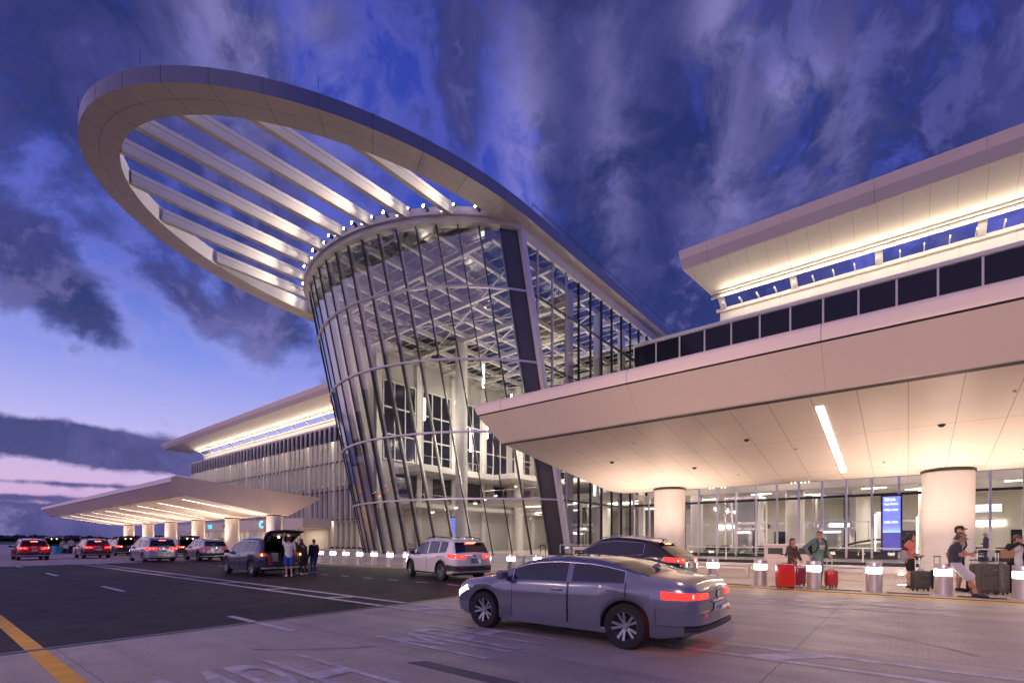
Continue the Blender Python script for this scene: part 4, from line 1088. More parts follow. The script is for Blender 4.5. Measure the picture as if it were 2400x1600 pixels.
        for s_ in (-1, 1): MB().bb(xl-L/2-.05, xl-L/2+.05, s_*.3-.05, s_*.3+.05, zl-.02, zl).build('boot_lamp', m_bootlamp, T)
        for s_ in (-1, 1):
            q = Mh @ Vector((S['rear'][0]-L/2+.12, s_*.22, 1.02)); MB().box(q, (.07, .05, .05)).build('hatch_lamp', m_bootlamp, H)
        ln = MB(); P4 = [Mh @ Vector(p) for p in ((.10-L/2, -hw*.66, .66), (.10-L/2, hw*.66, .66), (.17-L/2, hw*.66, 1.06), (.17-L/2, -hw*.66, 1.06))]
        ln.quad(*P4).build('hatch_lining', m_lining, H)
        # open boot: dark inside, pale headlining, luggage
        bt = MB(); bt.bb(.02-L/2, 1.7-L/2, -hw*.80, hw*.80, .58, .62); bt.build('boot_floor', m_cabin, T)
        for s_ in (-1, 1): MB().bb(.12-L/2, 1.7-L/2, s_*hw*.80-.01, s_*hw*.80+.01, .6, 1.5).build('boot_trim', m_cabin, T)
        fr = MB().tube([(.02-L/2, -hw*.80, .62), (.14-L/2, -hw*.82, 1.02), (.38-L/2, -hw*.64, 1.48), (.42-L/2, -hw*.5, 1.54), (.42-L/2, hw*.5, 1.54), (.38-L/2, hw*.64, 1.48), (.14-L/2, hw*.82, 1.02), (.02-L/2, hw*.80, .62)], .035, 6).build('boot_frame', m_plastic, T, smooth=True)
    # cabin block seen through glass and openings
    MB().bb(.75-L/2 if not hatch else 1.55-L/2, L-1.5-L/2, -hw*.78, hw*.78, S['sill']+.05, min(1.1, belt(2)+.02)).build('cabin', m_cabin, T)
    MB().bb(.25-L/2, L-.3-L/2, -hw*.70, hw*.70, S['sill']-.03, S['sill']+.12).build('underbody', m_plastic, T)
    for xc in (ra, fa):
        MB().bb(xc-RA*.95-L/2, xc+RA*.95-L/2, -hw*.62, hw*.62, S['sill'], S['R']+RA*.95).build('wheel_housing', m_plastic, T)
    # wheel arches
    if style != 'sedan':
        for xc in (ra, fa):
            for s_ in (-1, 1):
                mb = MB(); rows = []
                for k in range(17):
                    t = math.pi*(-.06+1.12*k/16); y = s_*(wid(xc+RA*math.cos(t))*.985)
                    rows.append([(xc-L/2+r*math.cos(t), y+s_*o, S['R']+r*math.sin(t)*.98) for r, o in ((RA*.99, -.05), (RA*1.0, .022), (RA*1.10, .02), (RA*1.13, -.01))])
                mb.grid(rows).build('wheel_arch', m_plastic if style == 'suv' else m_body, T, smooth=True)
    # wheels
    Rw = S['R']; wb = .215
    for xc, fr_ in ((ra, 0), (fa, 1)):
        for s_ in (-1, 1):
            prof = [(Rw*.62, -wb/2), (Rw*.93, -wb/2), (Rw*.985, -wb*.36), (Rw, -wb*.2), (Rw, wb*.2), (Rw*.985, wb*.36), (Rw*.93, wb/2), (Rw*.66, wb/2), (Rw*.64, wb*.3)]
            tyre = MB().lathe(prof, (0, 0, 0), 32, 'y').build('wheel', m_tyre, T, smooth=True)
            tyre.location = (xc-L/2, s_*(hw-wb/2-.005), Rw); tyre.rotation_euler = (0, 0, (R(steer) if fr_ else 0)+(0 if s_ > 0 else math.pi))
            rim = MB().lathe([(Rw*.66, wb*.45), (Rw*.63, wb*.5), (Rw*.60, wb*.30), (Rw*.58, -wb*.2)], (0, 0, 0), 32, 'y')
            for k in range(5):
                for dd in (-.16, .16):
                    t = 2*math.pi*k/5+dd*1.0
                    a = Vector((math.cos(t), 0, math.sin(t))); n_ = Vector((-math.sin(t), 0, math.cos(t)))
                    p0, p1 = a*Rw*.10, a*Rw*.62+n_*dd*Rw*.25
                    y0, y1 = wb*.28, wb*.40
                    rim.add([p0-n_*.018+Vector((0, y0, 0)), p0+n_*.018+Vector((0, y0, 0)), p1+n_*.02+Vector((0, y1, 0)), p1-n_*.02+Vector((0, y1, 0)),
                             p0-n_*.018+Vector((0, y0-.03, 0)), p0+n_*.018+Vector((0, y0-.03, 0)), p1+n_*.02+Vector((0, y1-.04, 0)), p1-n_*.02+Vector((0, y1-.04, 0))],
                            [(0, 1, 2, 3), (7, 6, 5, 4), (0, 4, 5, 1), (1, 5, 6, 2), (2, 6, 7, 3), (3, 7, 4, 0)])
            rim.cyl((0, wb*.1, 0), (0, wb*.34, 0), Rw*.14, n=12)
            rim.build('rim', m_rim, tyre, smooth=True)
            MB().cyl((0, -wb*.1, 0), (0, wb*.02, 0), Rw*.6, n=20).build('brake', m_dark, tyre)
    # wrap-round strips on the tail: path in plan from the middle out and round the corner
    def wrap(y0, x1, z0, z1, out=.012, taper=(0, 0), both=True, n=10):
        mb = MB()
        plan = []
        w0 = secs[0][3][0]
        ys = [lerp(y0, w0, k/5) for k in range(6)]
        for y in ys: plan.append((-.05*(1-(y/w0)**2)-out, y))
        for k in range(1, n+1):
            x = x1*k/n
            if x1 <= 0: break
            plan.append((x, wid(x)*.995+out))
        for s_ in ((1, -1) if both else (1,)):
            rows = []
            for i, (x, y) in enumerate(plan):
                f = i/(len(plan)-1); za, zb = z0+taper[0]*f, z1+taper[1]*f
                ins = .97 if (za > 1.0) else 1
                cx_ = .035
                rows.append([(x-L/2+cx_, s_*(y-.03), za+.005), (x-L/2, s_*y, za+.02), (x-L/2+(.02 if zb > 1.0 else 0), s_*y*1.0, zb-.02), (x-L/2+cx_+.01, s_*(y-.03), zb)])
            mb.grid(rows)
            o = len(mb.v)-len(rows)*4
            mb.f += [(o, o+1, o+2, o+3), tuple(len(mb.v)-4+k for k in (3, 2, 1, 0))]
        return mb
    if style == 'sedan': lz = (.76, .87)
    elif style == 'van': lz = (.88, 1.07)
    else: lz = (.85, 1.02)
    tl_ = m_tail if lights == 'on' else m_taildim
    for s_ in (1, -1):
        mb = wrap(.40 if not hatch else secs[0][3][0]*.93, .42, lz[0], lz[1], .014, (0.07, 0.05) if style in ('suv', 'coupe_suv') else (0.0, .02), both=False)
        if s_ < 0: mb.v = [(p[0], -p[1], p[2]) for p in mb.v]
        o = mb.build('tail_lamp', tl_, T, smooth=True)
        if lights == 'on' or amber:
            cm = MB(); yy = secs[0][3][0]*.86
            for k in range(5): cm.box((-.0-L/2-.012+.012*k*k*.3, s_*(yy-.16+.075*k), (lz[0]+lz[1])/2+.01), (.03, .06, .05))
            if amber: cm = MB().ell((.1-L/2, s_*(wid(.1)+.004), lz[0]+.10), (.05, .02, .05), 12, 8)
            cm.build('lamp_core', m_amber if amber else m_tailcore, o)
    if lights == 'on' and style != 'sedan' and not hatch:
        xr = S['rear'][1]+.02; MB().box((xr-L/2-.10, 0, top(xr)-.035), (.03, .42, .035)).build('brake_lamp', m_tailcore, T)
    if style in ('suv', 'coupe_suv', 'van') and not hatch:
        xr = S['rear'][1]; MB().prism([(-.16, -.02), (.16, .02), (.16, .05), (-.16, .005)], lambda x, z: (xr-L/2+x, -hw*.62, top(xr)+z), lambda x, z: (xr-L/2+x, hw*.62, top(xr)+z)).build('spoiler', m_body, T, bevel=.01)
    # bumpers, plate, exhaust trim
    wrap(0, .5, .42, .60 if style != 'coupe_suv' else .5, .035, (-.02, .06)).build('bumper', m_plastic if style == 'suv' else m_body, T, smooth=True)
    wrap(0, .1, .33, .43, .045).build('skid_plate', skid or (m_rim if style in ('suv', 'coupe_suv') else m_plastic), T, smooth=True)
    for s_ in (1, -1): MB().box((-.06-L/2, s_*hw*.62, .56), (.03, .12, .035)).build('reflector', m_taildim, T)
    if not hatch:
        pz = .80 if style != 'sedan' else .62
        o = MB().box((-.066-L/2, 0, pz), (.012, .32, .155)).build('number_plate', m_plate if plate == 'pale' else m_plateblue, T)
        Mx = Matrix.Translation((-.0735-L/2, 0, pz)) @ Matrix.Rotation(R(-90), 4, 'Z') @ Matrix.Rotation(R(90), 4, 'X')
        if ptext: text_mesh(ptext, .105, 'plate_text', m_ink if plate == 'pale' else m_inkpale, o, .001, Mx=Mx)
        MB().box((-.058-L/2, 0, pz+.105), (.03, .5, .03)).build('plate_trim', m_chrome if style != 'suv' else m_body, T, bevel=.008)
        MB().cyl((-.056-L/2, 0, pz+.19), (-.066-L/2, 0, pz+.19), .055, n=16).build('badge', m_chrome, T)
        MB().tube([(S['rear'][0]-L/2-.0, .02, lerp(belt(0), 1.1, .5)), (S['rear'][0]-L/2+.10, .30, 1.17)], .009, 5).build('wiper', m_plastic, T)
    # head lamps, grille, mirrors, rails
    for s_ in (1, -1):
        mb = MB(); rows = []
        for k in range(7):
            x = L-.52+.40*k/6; z = belt(x)-.09
            rows.append([(x-L/2, s_*(wid(x)*.985+.012), z-.045), (x-L/2, s_*(wid(x)*.975+.012), z+.05)])
        mb.grid(rows).build('head_lamp', m_head if lights == 'on' else m_chrome, T)
        if S['W'] > 0:
            mx = S['wind'][1]-.30
            o = MB().box((mx-L/2, s_*(hw+.10), belt(mx)+.10), (.12, .22, .15)).build('mirror', m_plastic if style == 'suv' else m_body, T, bevel=.035)
            MB().box((mx-L/2, s_*(hw*.95), belt(mx)+.04), (.08, .14, .05)).build('mirror_stalk', m_plastic, o)
        if rails and style != 'sedan':
            pts = [(x-L/2, s_*(section(x)[9][0]+.0), top(x)+.045) for x in [lerp(S['rear'][1]+.25, S['wind'][0]-.2, k/6) for k in range(7)]]
            pts = [(pts[0][0]-.05, pts[0][1], pts[0][2]-.05)]+pts+[(pts[-1][0]+.05, pts[-1][1], pts[-1][2]-.06)]
            MB().tube(pts, .017, 6).build('roof_rail', m_plastic if style == 'suv' else m_chrome, T, smooth=True)
        # window trim
        y_ = lambda x: s_*(section(x)[6][0]+.006)
        pts = [(x-L/2, y_(x), section(x)[6][1]-.005) for x in [lerp(S['side'][0], S['side'][1], k/14) for k in range(15)]]
        tp = [(x-L/2, s_*(section(x)[7][0]+.008), section(x)[7][1]+.006) for x in [lerp(S['side'][1], S['side'][0], k/18) for k in range(19)]]
        MB().tube(pts+tp, .0065, 5, closed=True).build('window_trim', m_chrome if style in ('coupe_suv', 'sedan') or hatch else m_plastic, T, smooth=True)
        MB().box((1.05+1.2-L/2, s_*(hw*.962), S['sill']+.03), (fa-ra-2*RA-.1, .05, .09)).build('sill', m_plastic if style == 'suv' else m_body, T, bevel=.015)
    MB().prism([(-.1, 0), (.08, 0), (-.06, .07)], lambda x, z: (.9-L/2+x, -.02, top(.9)+.02+z), lambda x, z: (.9-L/2+x, .02, top(.9)+.02+z)).build('antenna_fin', m_body, T)
    MB().bb(L/2-.02, L/2+.045, -hw*.42, hw*.42, .42, .66).build('grille', m_plastic, T, bevel=.01)
    return T
p_pearl = paint('paint_pearl_white', (.66, .64, .66), .1); p_black = paint('paint_black', (.008, .007, .008), .2, .2)
p_navy = paint('paint_navy', (.018, .026, .075), .4); p_silver = paint('paint_silver', (.46, .46, .50), .6)
p_silver2 = paint('paint_pale_silver', (.58, .57, .58), .35); p_red = paint('paint_red', (.75, .010, .014), .0)
p_dred = paint('paint_dark_red', (.55, .008, .012), .0); p_brown = paint('paint_dark_brown', (.025, .016, .013), .3)
p_grey = paint('paint_bluish_grey', (.20, .21, .27), .6); p_orange_lit = paint('paint_orange_lit', (.30, .08, .03), .4); p_dk = paint('paint_charcoal', (.02, .02, .024), .3)  # orange car: lamp light falling on it is put into the body colour
hd = lambda a: (-math.cos(R(a)), math.sin(R(a)))
def at(style, rx, ry, a):         # place by its rear near corner
    S = STY[style]; h = Vector(hd(a)); n = Vector((-h.y, h.x))     # n points left of travel (towards -Y here)
    if n.y > 0: n = -n
    c = Vector((rx, ry))+h*S['L']/2-n*S['W']/2
    return (c.x, c.y, 0)
car('suv', 'parked_car', 'pearl white SUV with red brake lamps and a blue plate, angled to the kerb', at('suv', -13.25, 12.9, 14), hd(14), p_pearl, 'blue', 'on', steer=-14, ptext='L H97A')
car('coupe_suv', 'parked_car', 'long black SUV with sloping rear and lit red lamp by the bollards', at('coupe_suv', -5.5, 14.9, 1.5), hd(1.5), p_black, 'pale', 'on', ptext='GVT 82')
car('suv', 'parked_car', 'navy SUV with raised tailgate and a flashing amber lamp', at('suv', -21.45, 9.55, 0), hd(0), p_navy, hatch=98, amber=True, rails=False)
car('suv', 'parked_car', 'pale silver SUV with dark unlit tail lamps ahead of the navy SUV', at('suv', -41.0, 14.0, 1), hd(1), p_silver2, 'pale', 'dim', ptext='TKR4')
car('van', 'parked_car', 'silver minivan with red tail lamps and a hitch carrier under its bumper', at('van', -41.7, 10.75, 0), hd(0), p_silver, 'pale', 'on', skid=m_alu, ptext='Y62 GM')
car('suv', 'parked_car', 'dark brown SUV with raised tailgate just behind the silver minivan', at('suv', -51.5, 15.6, 0), hd(0), p_brown, lights='on', hatch=95)
car('suv', 'parked_car', 'charcoal SUV with raised tailgate and a tall red side lamp', at('suv', -61, 13.2, 0), hd(0), p_dk, lights='on', hatch=95)
car('suv', 'parked_car', 'orange-lit car with raised tailgate beyond the dark red SUV', at('suv', -70, 14.6, 0), hd(0), p_orange_lit, lights='on', hatch=95, amber=True)
car('suv', 'moving_car', 'bright red car leaving on the left with three glowing brake lamps', at('suv', -53.2, 5.5, 0), hd(0), p_red, lights='on', group='cars driving away', ptext='LRV9')
car('suv', 'moving_car', 'dark red SUV with glowing brake lamps right of the bright red car', at('suv', -54.2, 9.6, 0), hd(0), p_dred, lights='on', group='cars driving away', ptext='K81B')
car('suv', 'parked_car', 'silver car with raised tailgate before people unloading at far left', at('suv', -76.4, 9.9, 0), hd(0), p_silver2, hatch=95)
car('sedan', 'moving_car', 'dark low sedan at the far left edge beyond the bright red car', at('sedan', -66, 3.2, 0), hd(0), p_dk, group='cars driving away')
car('sedan', 'moving_car', 'bluish grey sedan crossing the foreground lane', (-4.6, 7.5, 0), (-1, 0.0), p_grey, 'pale', 'on', group='cars driving away', ptext='HJ 4402')
# ================================================================== PEOPLE
m_skin = mat('skin', (.50, .27, .19), .5, var=.08, vscale=9); m_skin2 = mat('skin_tanned', (.42, .20, .13), .5, var=.08, vscale=9)
m_hairb = mat('hair_dark_brown', (.022, .012, .008), .45, var=.4, vscale=30, stretch=(1, 1, .2)); m_hairl = mat('hair_light_brown', (.10, .055, .03), .5, var=.35, vscale=30)
m_eye = mat('eye', (.015, .012, .012), .2); m_lip = mat('lips', (.36, .12, .10), .5); m_sole = mat('shoe_sole', (.6, .58, .55), .6)
def cloth(name, c, var=.14, rough=.85): return mat(name, c, rough, var=var, vscale=7, bump=.25, bscale=25)
def remeshed(mb, name, m, parent, vox, smooth_it=4):
    me = bpy.data.meshes.new('tmp'); me.from_pydata(mb.v, [], mb.f)
    t = bpy.data.objects.new('tmp', me); col.objects.link(t)
    md = t.modifiers.new('r', 'REMESH'); md.mode = 'VOXEL'; md.voxel_size = vox; md.use_smooth_shade = True
    if smooth_it: ms = t.modifiers.new('s', 'SMOOTH'); ms.factor = .5; ms.iterations = smooth_it
    dg = bpy.context.evaluated_depsgraph_get(); new = bpy.data.meshes.new_from_object(t.evaluated_get(dg))
    bpy.data.objects.remove(t); bpy.data.meshes.remove(me)
    new.name = name; new.materials.clear(); new.materials.append(m)
    new.polygons.foreach_set('use_smooth', [True]*len(new.polygons))
    o = bpy.data.objects.new(name, new); col.objects.link(o); o.parent = parent
    return o
DEF = dict(pel=(0, 0, .525), chest=(0, .0, .72), nb=(0, -.005, .835), head=(0, .012, .925),
           shL=(-.108, 0, .805), shR=(.108, 0, .805), elL=(-.135, -.015, .635), elR=(.135, -.015, .635), haL=(-.14, .03, .495), haR=(.14, .03, .495),
           hpL=(-.052, 0, .51), hpR=(.052, 0, .51), knL=(-.055, .015, .285), knR=(.055, .015, .285), anL=(-.057, -.01, .045), anR=(.057, -.01, .045), toL=(-.068, .085, .02), toR=(.068, .085, .02))
def person(label, loc, rz, H, pose, skin=None, hair=None, hairstyle='short', top=None, sleeves='short', bottom=None, legs='long', shoes=None, cap=None, look=0., nod=0., wide=1., belly=0., vox=.010, fine=True, group=None, jacket=None, sock=None):
    T = thing('person', label, 'person', loc, rz, group)
    P = {k: Vector(v)*H for k, v in {**DEF, **pose}.items() if not k.startswith('grip')}
    h = H; skin = skin or m_skin
    b_ = MB()
    # --- trunk as elliptical rings from hips to neck
    def trunk(infl=0., zlo=0., zhi=1., flare=0.):
        base, ch, nb = P['pel'], P['chest'], P['nb']
        up = [(-.055, .070, .055), (-.02, .092*wide, .066), (.03, .092*wide, .066), (.09, .080*wide+belly*.5, .060+belly), (.15, .088*wide+belly*.3, .063+belly*.7), (.20, .100*wide, .068), (.25, .106*wide, .064), (.285, .085*wide, .052), (.305, .045, .042)]
        rows = []
        sh = (P['shR']-P['shL']); sh.z = 0; sh.normalize(); fw = Vector((-sh.y, sh.x, 0))
        for z, rx, ry in up:
            f = (z+.0)/.31
            if f < zlo or f > zhi: continue
            c = base.lerp(ch, z/.195) if z < .195 else ch.lerp(nb, (z-.195)/.115)
            if z < 0: c = base+Vector((0, 0, z*h))
            t = max(0, min(1, z/.2)); ax = Vector((1, 0, 0)).lerp(sh, t).normalized(); ay = Vector((0, 1, 0)).lerp(fw, t).normalized()
            ex = flare if z < .02 else 0
            rows.append([c+ax*((rx*h+infl+ex)*math.cos(2*math.pi*k/20))+ay*((ry*h+infl+ex)*math.sin(2*math.pi*k/20))+ay*(belly*.4*h if .08 < z < .18 else 0) for k in range(20)])
        return rows
    def add_rows(mb, rows):
        n0 = len(mb.v); mb.grid(rows, closed_u=True); n = len(rows[0])
        mb.f += [tuple(n0+k for k in range(n-1, -1, -1)), tuple(n0+(len(rows)-1)*n+k for k in range(n))]
    add_rows(b_, trunk())
    for s_ in 'LR':
        b_.cap(P['sh'+s_], P['el'+s_], .030*h, .024*h); b_.cap(P['el'+s_], P['ha'+s_], .0245*h, .0155*h)
        b_.cap(P['nb']*.5+P['sh'+s_]*.5+Vector((0, 0, -.015*h)), P['sh'+s_], .034*h, .031*h)
        b_.cap(P['hp'+s_], P['kn'+s_], .052*h*wide, .033*h); b_.cap(P['kn'+s_], P['an'+s_], .034*h, .020*h)
        mid = P['kn'+s_].lerp(P['an'+s_], .3); back = Vector((0, -.010*h, 0)); b_.ell(mid+back, (.033*h, .034*h, .07*h), 10, 8)
        b_.cap(P['an'+s_]-Vector((0, 0, .012*h)), P['to'+s_], .020*h, .014*h)
        # hand: palm, four fingers, thumb
        d = (P['ha'+s_]-P['el'+s_]).normalized(); side = d.cross(Vector((0, 1, 0)) if abs(d.y) < .8 else Vector((0, 0, 1))).normalized()
        nrm = side.cross(d)
        sg = 1 if s_ == 'R' else -1
        w0 = P['ha'+s_]; pk = w0+d*.050*h
        grip = pose.get('grip'+s_, .35)
        b_.cap(w0, pk, .014*h, .016*h); b_.cap(w0+side*.010*h, pk+side*.014*h, .010*h, .010*h); b_.cap(w0-side*.010*h, pk-side*.014*h, .010*h, .010*h)
        for q, (off, ln) in enumerate(((-.0215, .036), (-.0072, .043), (.0072, .040), (.0215, .031))):
            r = .0052*h; a = pk+side*off*h; fd = (d*math.cos(grip)+nrm*math.sin(grip)); m1 = a+fd*ln*.55*h
            fd2 = d*math.cos(grip*2.4)+nrm*math.sin(grip*2.4); b_.cap(a, m1, r*1.1, r, 8, 3); b_.cap(m1, m1+fd2*ln*.5*h, r, r*.85, 8, 3)
        th = w0+d*.016*h-side*.016*h*1
        b_.cap(th, th+(d*.6-side*.7+nrm*.4).normalized()*.032*h, .0075*h, .0058*h, 8, 3)
    # --- neck and head
    hd_ = P['head']; Rm = Matrix.Rotation(R(look), 3, 'Z') @ Matrix.Rotation(R(-nod), 3, 'X')
    hp = lambda x, y, z: hd_+Rm @ (Vector((x, y, z))*h)
    b_.cap(P['nb']-Vector((0, 0, .02*h)), hp(0, -.012, -.03), .034*h, .031*h)
    b_.ell(hd_+Rm @ Vector((0, -.005*h, .018*h)), (.045*h, .055*h, .052*h), 16, 12, Rm)      # skull
    b_.ell(hp(0, .012, -.022), (.037*h, .042*h, .045*h), 14, 10, Rm)                          # face and jaw
    b_.ell(hp(0, .036, -.056), (.017*h, .015*h, .012*h), 10, 8, Rm)                           # chin
    b_.cap(hp(0, .052, .002), hp(0, .064, -.018), .0060*h, .0088*h, 8, 3)                    # nose
    for s_ in (-1, 1):
        b_.ell(hp(s_*.046, -.004, -.008), (.006*h, .011*h, .017*h), 8, 6, Rm)                # ears
    body = remeshed(b_, 'body', skin, T, vox, 3)
    if fine:
        for s_ in (-1, 1): MB().ell(hp(s_*.018, .0485, .002), (.0062*h, .004*h, .0036*h), 8, 6, Rm).build('eye', m_eye, T, smooth=True)
        br = MB()
        for s_ in (-1, 1): br.cap(hp(s_*.009, .052, .014), hp(s_*.028, .045, .014), .0026*h, .002*h, 6, 2)
        br.build('eyebrows', hair or m_hairb, T)
        MB().cap(hp(-.012, .0515, -.036), hp(.012, .0515, -.036), .0042*h, .0042*h, 6, 2).build('mouth', m_lip, T)
    # --- hair
    if hair:
        hm = MB()
        hm.ell(hp(0, -.014, .030), (.0485*h, .056*h, .048*h), 16, 12, Rm); hm.ell(hp(0, -.030, .0), (.0455*h, .040*h, .055*h), 14, 10, Rm)
        if hairstyle == 'short':
            hm.ell(hp(0, .018, .052), (.036*h, .036*h, .020*h), 12, 8, Rm)
        if hairstyle in ('long', 'tail'):
            for s_ in (-1, 1): hm.cap(hp(s_*.040, -.0, .02), hp(s_*.043, -.020, -.05), .013*h, .012*h)
            hm.ell(hp(0, .022, .050), (.034*h, .030*h, .018*h), 12, 8, Rm)
        if hairstyle == 'long':
            hm.cap(hp(.0, -.05, -.02), P['nb']+Vector((0, -.055*h, -.10*h)), .036*h, .026*h)
        if hairstyle == 'tail':
            hm.ell(hp(0, -.066, -.012), (.026*h, .030*h, .032*h), 12, 8, Rm); hm.cap(hp(0, -.075, -.02), hp(0, -.085, -.10), .024*h, .012*h)
        if hairstyle == 'bob':
            for s_ in (-1, 1): hm.cap(hp(s_*.042, .006, .02), hp(s_*.044, .004, -.03), .015*h, .012*h)
            hm.cap(hp(-.03, .042, .045), hp(.03, .046, .036), .014*h, .012*h)
        remeshed(hm, 'hair', hair, T, vox, 2)
    if cap:
        cm = MB(); rows = []
        for i in range(9):
            t = math.pi/2*i/8
            rows.append([hp(.0515*math.cos(t)*math.cos(2*math.pi*k/20), -.006+.0605*math.cos(t)*math.sin(2*math.pi*k/20), .026+.046*math.sin(t)) for k in range(20)])
        add_rows(cm, rows)
        rows = []
        for i in range(5):
            a = i/4
            rows.append([hp(.044*math.sin(u)*(1-.12*a), .040*math.cos(u)*.5+.03+.052*a*math.cos(u*.8), .028-.012*a-.010*abs(math.sin(u))) for u in [R(-75+150*k/10) for k in range(11)]])
        cm2 = MB().grid(rows)
        o = cm.build('cap', cap, T, smooth=True)
        p = cm2.build('cap_peak', cap, o, smooth=True); md = p.modifiers.new('t', 'SOLIDIFY'); md.thickness = .006*h
    # --- clothes
    if top:
        tm = MB(); add_rows(tm, trunk(.013, -.2, .92, .006))
        for s_ in 'LR':
            tm.cap(P['nb']*.55+P['sh'+s_]*.45+Vector((0, 0, -.018*h)), P['sh'+s_], .036*h+.008, .034*h+.010)
            e = P['el'+s_] if sleeves == 'long' else P['sh'+s_].lerp(P['el'+s_], .62)
            tm.cap(P['sh'+s_], e, .034*h+.009, .030*h+.008)
            if sleeves == 'long':
                tm.cap(P['el'+s_], P['el'+s_].lerp(P['ha'+s_], .93), .028*h+.007, .020*h+.007)
                q = P['el'+s_].lerp(P['ha'+s_], .5); tm.ell(q, (.030*h, .030*h, .026*h), 10, 8)
        remeshed(tm, 'top', top, T, vox*1.1, 3)
    if jacket:
        jm_ = MB()
        rw = trunk(.026, -.3, .90, .02)
        rw = [[p for k, p in enumerate(r) if not (3 <= k <= 7)] for r in rw]
        jm_.grid(rw)
        o = jm_.build('jacket', jacket, T, smooth=True); md = o.modifiers.new('t', 'SOLIDIFY'); md.thickness = .02
        sm_ = MB()
        for s_ in 'LR':
            sm_.cap(P['nb']*.55+P['sh'+s_]*.45+Vector((0, 0, -.016*h)), P['sh'+s_], .040*h+.010, .037*h+.012)
            sm_.cap(P['sh'+s_], P['el'+s_], .037*h+.011, .031*h+.010); sm_.cap(P['el'+s_], P['el'+s_].lerp(P['ha'+s_], .92), .030*h+.010, .023*h+.009)
        remeshed(sm_, 'jacket_sleeves', jacket, T, vox*1.1, 3)
    if bottom:
        bm_ = MB(); add_rows(bm_, trunk(.008, -.3, .16, .004))
        for s_ in 'LR':
            if legs == 'long':
                bm_.cap(P['hp'+s_], P['kn'+s_], .056*h*wide+.004, .040*h+.004); bm_.cap(P['kn'+s_], P['kn'+s_].lerp(P['an'+s_], .93), .040*h+.003, .031*h)
            else:
                f = .92 if legs == 'shorts' else .72; e = P['hp'+s_].lerp(P['kn'+s_], f)
                bm_.cap(P['hp'+s_]+Vector((0, 0, .0)), e, .058*h*wide+.006, (.050 if legs == 'shorts' else .042)*h+.008)
        remeshed(bm_, 'trousers' if legs == 'long' else 'shorts', bottom, T, vox*1.1, 3)
    if shoes:
        sh_ = MB(); so_ = MB()
        for s_ in 'LR':
            a, t = P['an'+s_], P['to'+s_]; d = (t-a); d2 = d.normalized()
            sh_.cap(a+Vector((0, 0, -.008*h)), t+d2*.008*h, .027*h, .021*h); sh_.cap(a-d2*.016*h+Vector((0, 0, -.016*h)), a, .022*h, .024*h)
            so_.cap(a-d2*.018*h-Vector((0, 0, .030*h)), t+d2*.010*h-Vector((0, 0, .010*h)), .019*h, .018*h)
        remeshed(sh_, 'shoes', shoes, T, vox, 2)
    return T
def strap_tube(T, name, pts, r, m, parent=None): return MB().tube(pts, r, 6).build(name, m, parent or T, smooth=True)
FACE = lambda d: math.atan2(-d[0], d[1])          # rotation so that the figure's +Y looks along d
vr = (RT.x, RT.y); vc = (.628, -.778)             # towards the right of the view, towards the camera
def mixd(a, c, w_): return (a[0]*(1-w_)+c[0]*w_, a[1]*(1-w_)+c[1]*w_)
G1 = 'people waiting on the pavement'; G2 = 'people beside the navy SUV'; G3 = 'people unloading in the distance'
G0 = .02
c_olive = cloth('olive_parka', (.085, .075, .045)); c_black = cloth('black_cloth', (.012, .012, .013)); c_navyt = cloth('navy_tshirt', (.045, .048, .065))
c_sage = cloth('sage_hoodie', (.13, .21, .18)); c_jean = cloth('blue_jeans', (.10, .12, .19)); c_coral = cloth('coral_tshirt', (.62, .16, .13))
c_lgrey = cloth('light_grey_shorts', (.50, .48, .54)); c_gtee = cloth('grey_tshirt', (.42, .40, .39)); c_white = cloth('white_cloth', (.62, .60, .62)); c_royal = cloth('royal_blue_shorts', (.03, .07, .38))
c_tan = mat('tan_boot', (.50, .33, .12), .7, var=.15); c_wshoe = mat('white_shoe', (.70, .69, .70), .6, var=.05); c_bshoe = mat('dark_shoe', (.02, .022, .03), .6, var=.1)
c_pink = mat('pale_pink_shoe', (.55, .36, .32), .6); c_capk = cloth('black_cap', (.02, .02, .02)); c_capt = cloth('tan_cap', (.34, .27, .19)); c_capb = cloth('blue_cap', (.02, .04, .22)); c_plum = cloth('plum_knit', (.10, .02, .03))
# young woman with the red suitcase, looking right, hand on its handle
w1 = person('young woman in an olive parka with long dark hair, beside the big red suitcase', (-2.98, 18.45, G0), FACE(mixd(vc, vr, .35)), 1.64,
  dict(elL=(-.165, .03, .64), haL=(-.10, .12, .55), elR=(.14, -.02, .65), haR=(.10, .10, .58), gripL=.9, gripR=.8), hair=m_hairb, hairstyle='long', top=c_plum, sleeves='long', bottom=c_black, jacket=c_olive, shoes=c_pink, look=-28, group=G1)
# tall young man in the sage hoodie between two suitcases
w2 = person('tall young man in a sage green hoodie and jeans, leaning on two suitcase handles', (-2.35, 19.05, G0), FACE(mixd(vc, vr, .12)), 1.92,
  dict(chest=(.0, .03, .71), nb=(.01, .05, .815), head=(.015, .075, .905), shL=(-.112, .045, .79), shR=(.118, .045, .80), elL=(-.175, .0, .655), haL=(-.165, .08, .565), elR=(.225, -.01, .69), haR=(.205, .07, .565), gripL=1.0, gripR=1.0),
  hair=m_hairl, hairstyle='short', top=c_sage, sleeves='long', bottom=c_jean, shoes=c_tan, look=-42, group=G1)
Hh = 1.92
hood = MB()
for k in range(13):
    t = math.pi*(-.15+1.3*k/12)
for s_ in (-1, 1):
    pts = [Vector(p)*Hh for p in ((s_*.075, -.05, .80), (s_*.078, .03, .835), (s_*.074, .105, .80), (s_*.082, .125, .72), (s_*.10, .10, .63), (s_*.11, .02, .60))]
    o = MB().tube(pts, .019, 8).build('strap', c_black, w2, smooth=True); o.scale = (1, 1, 1)
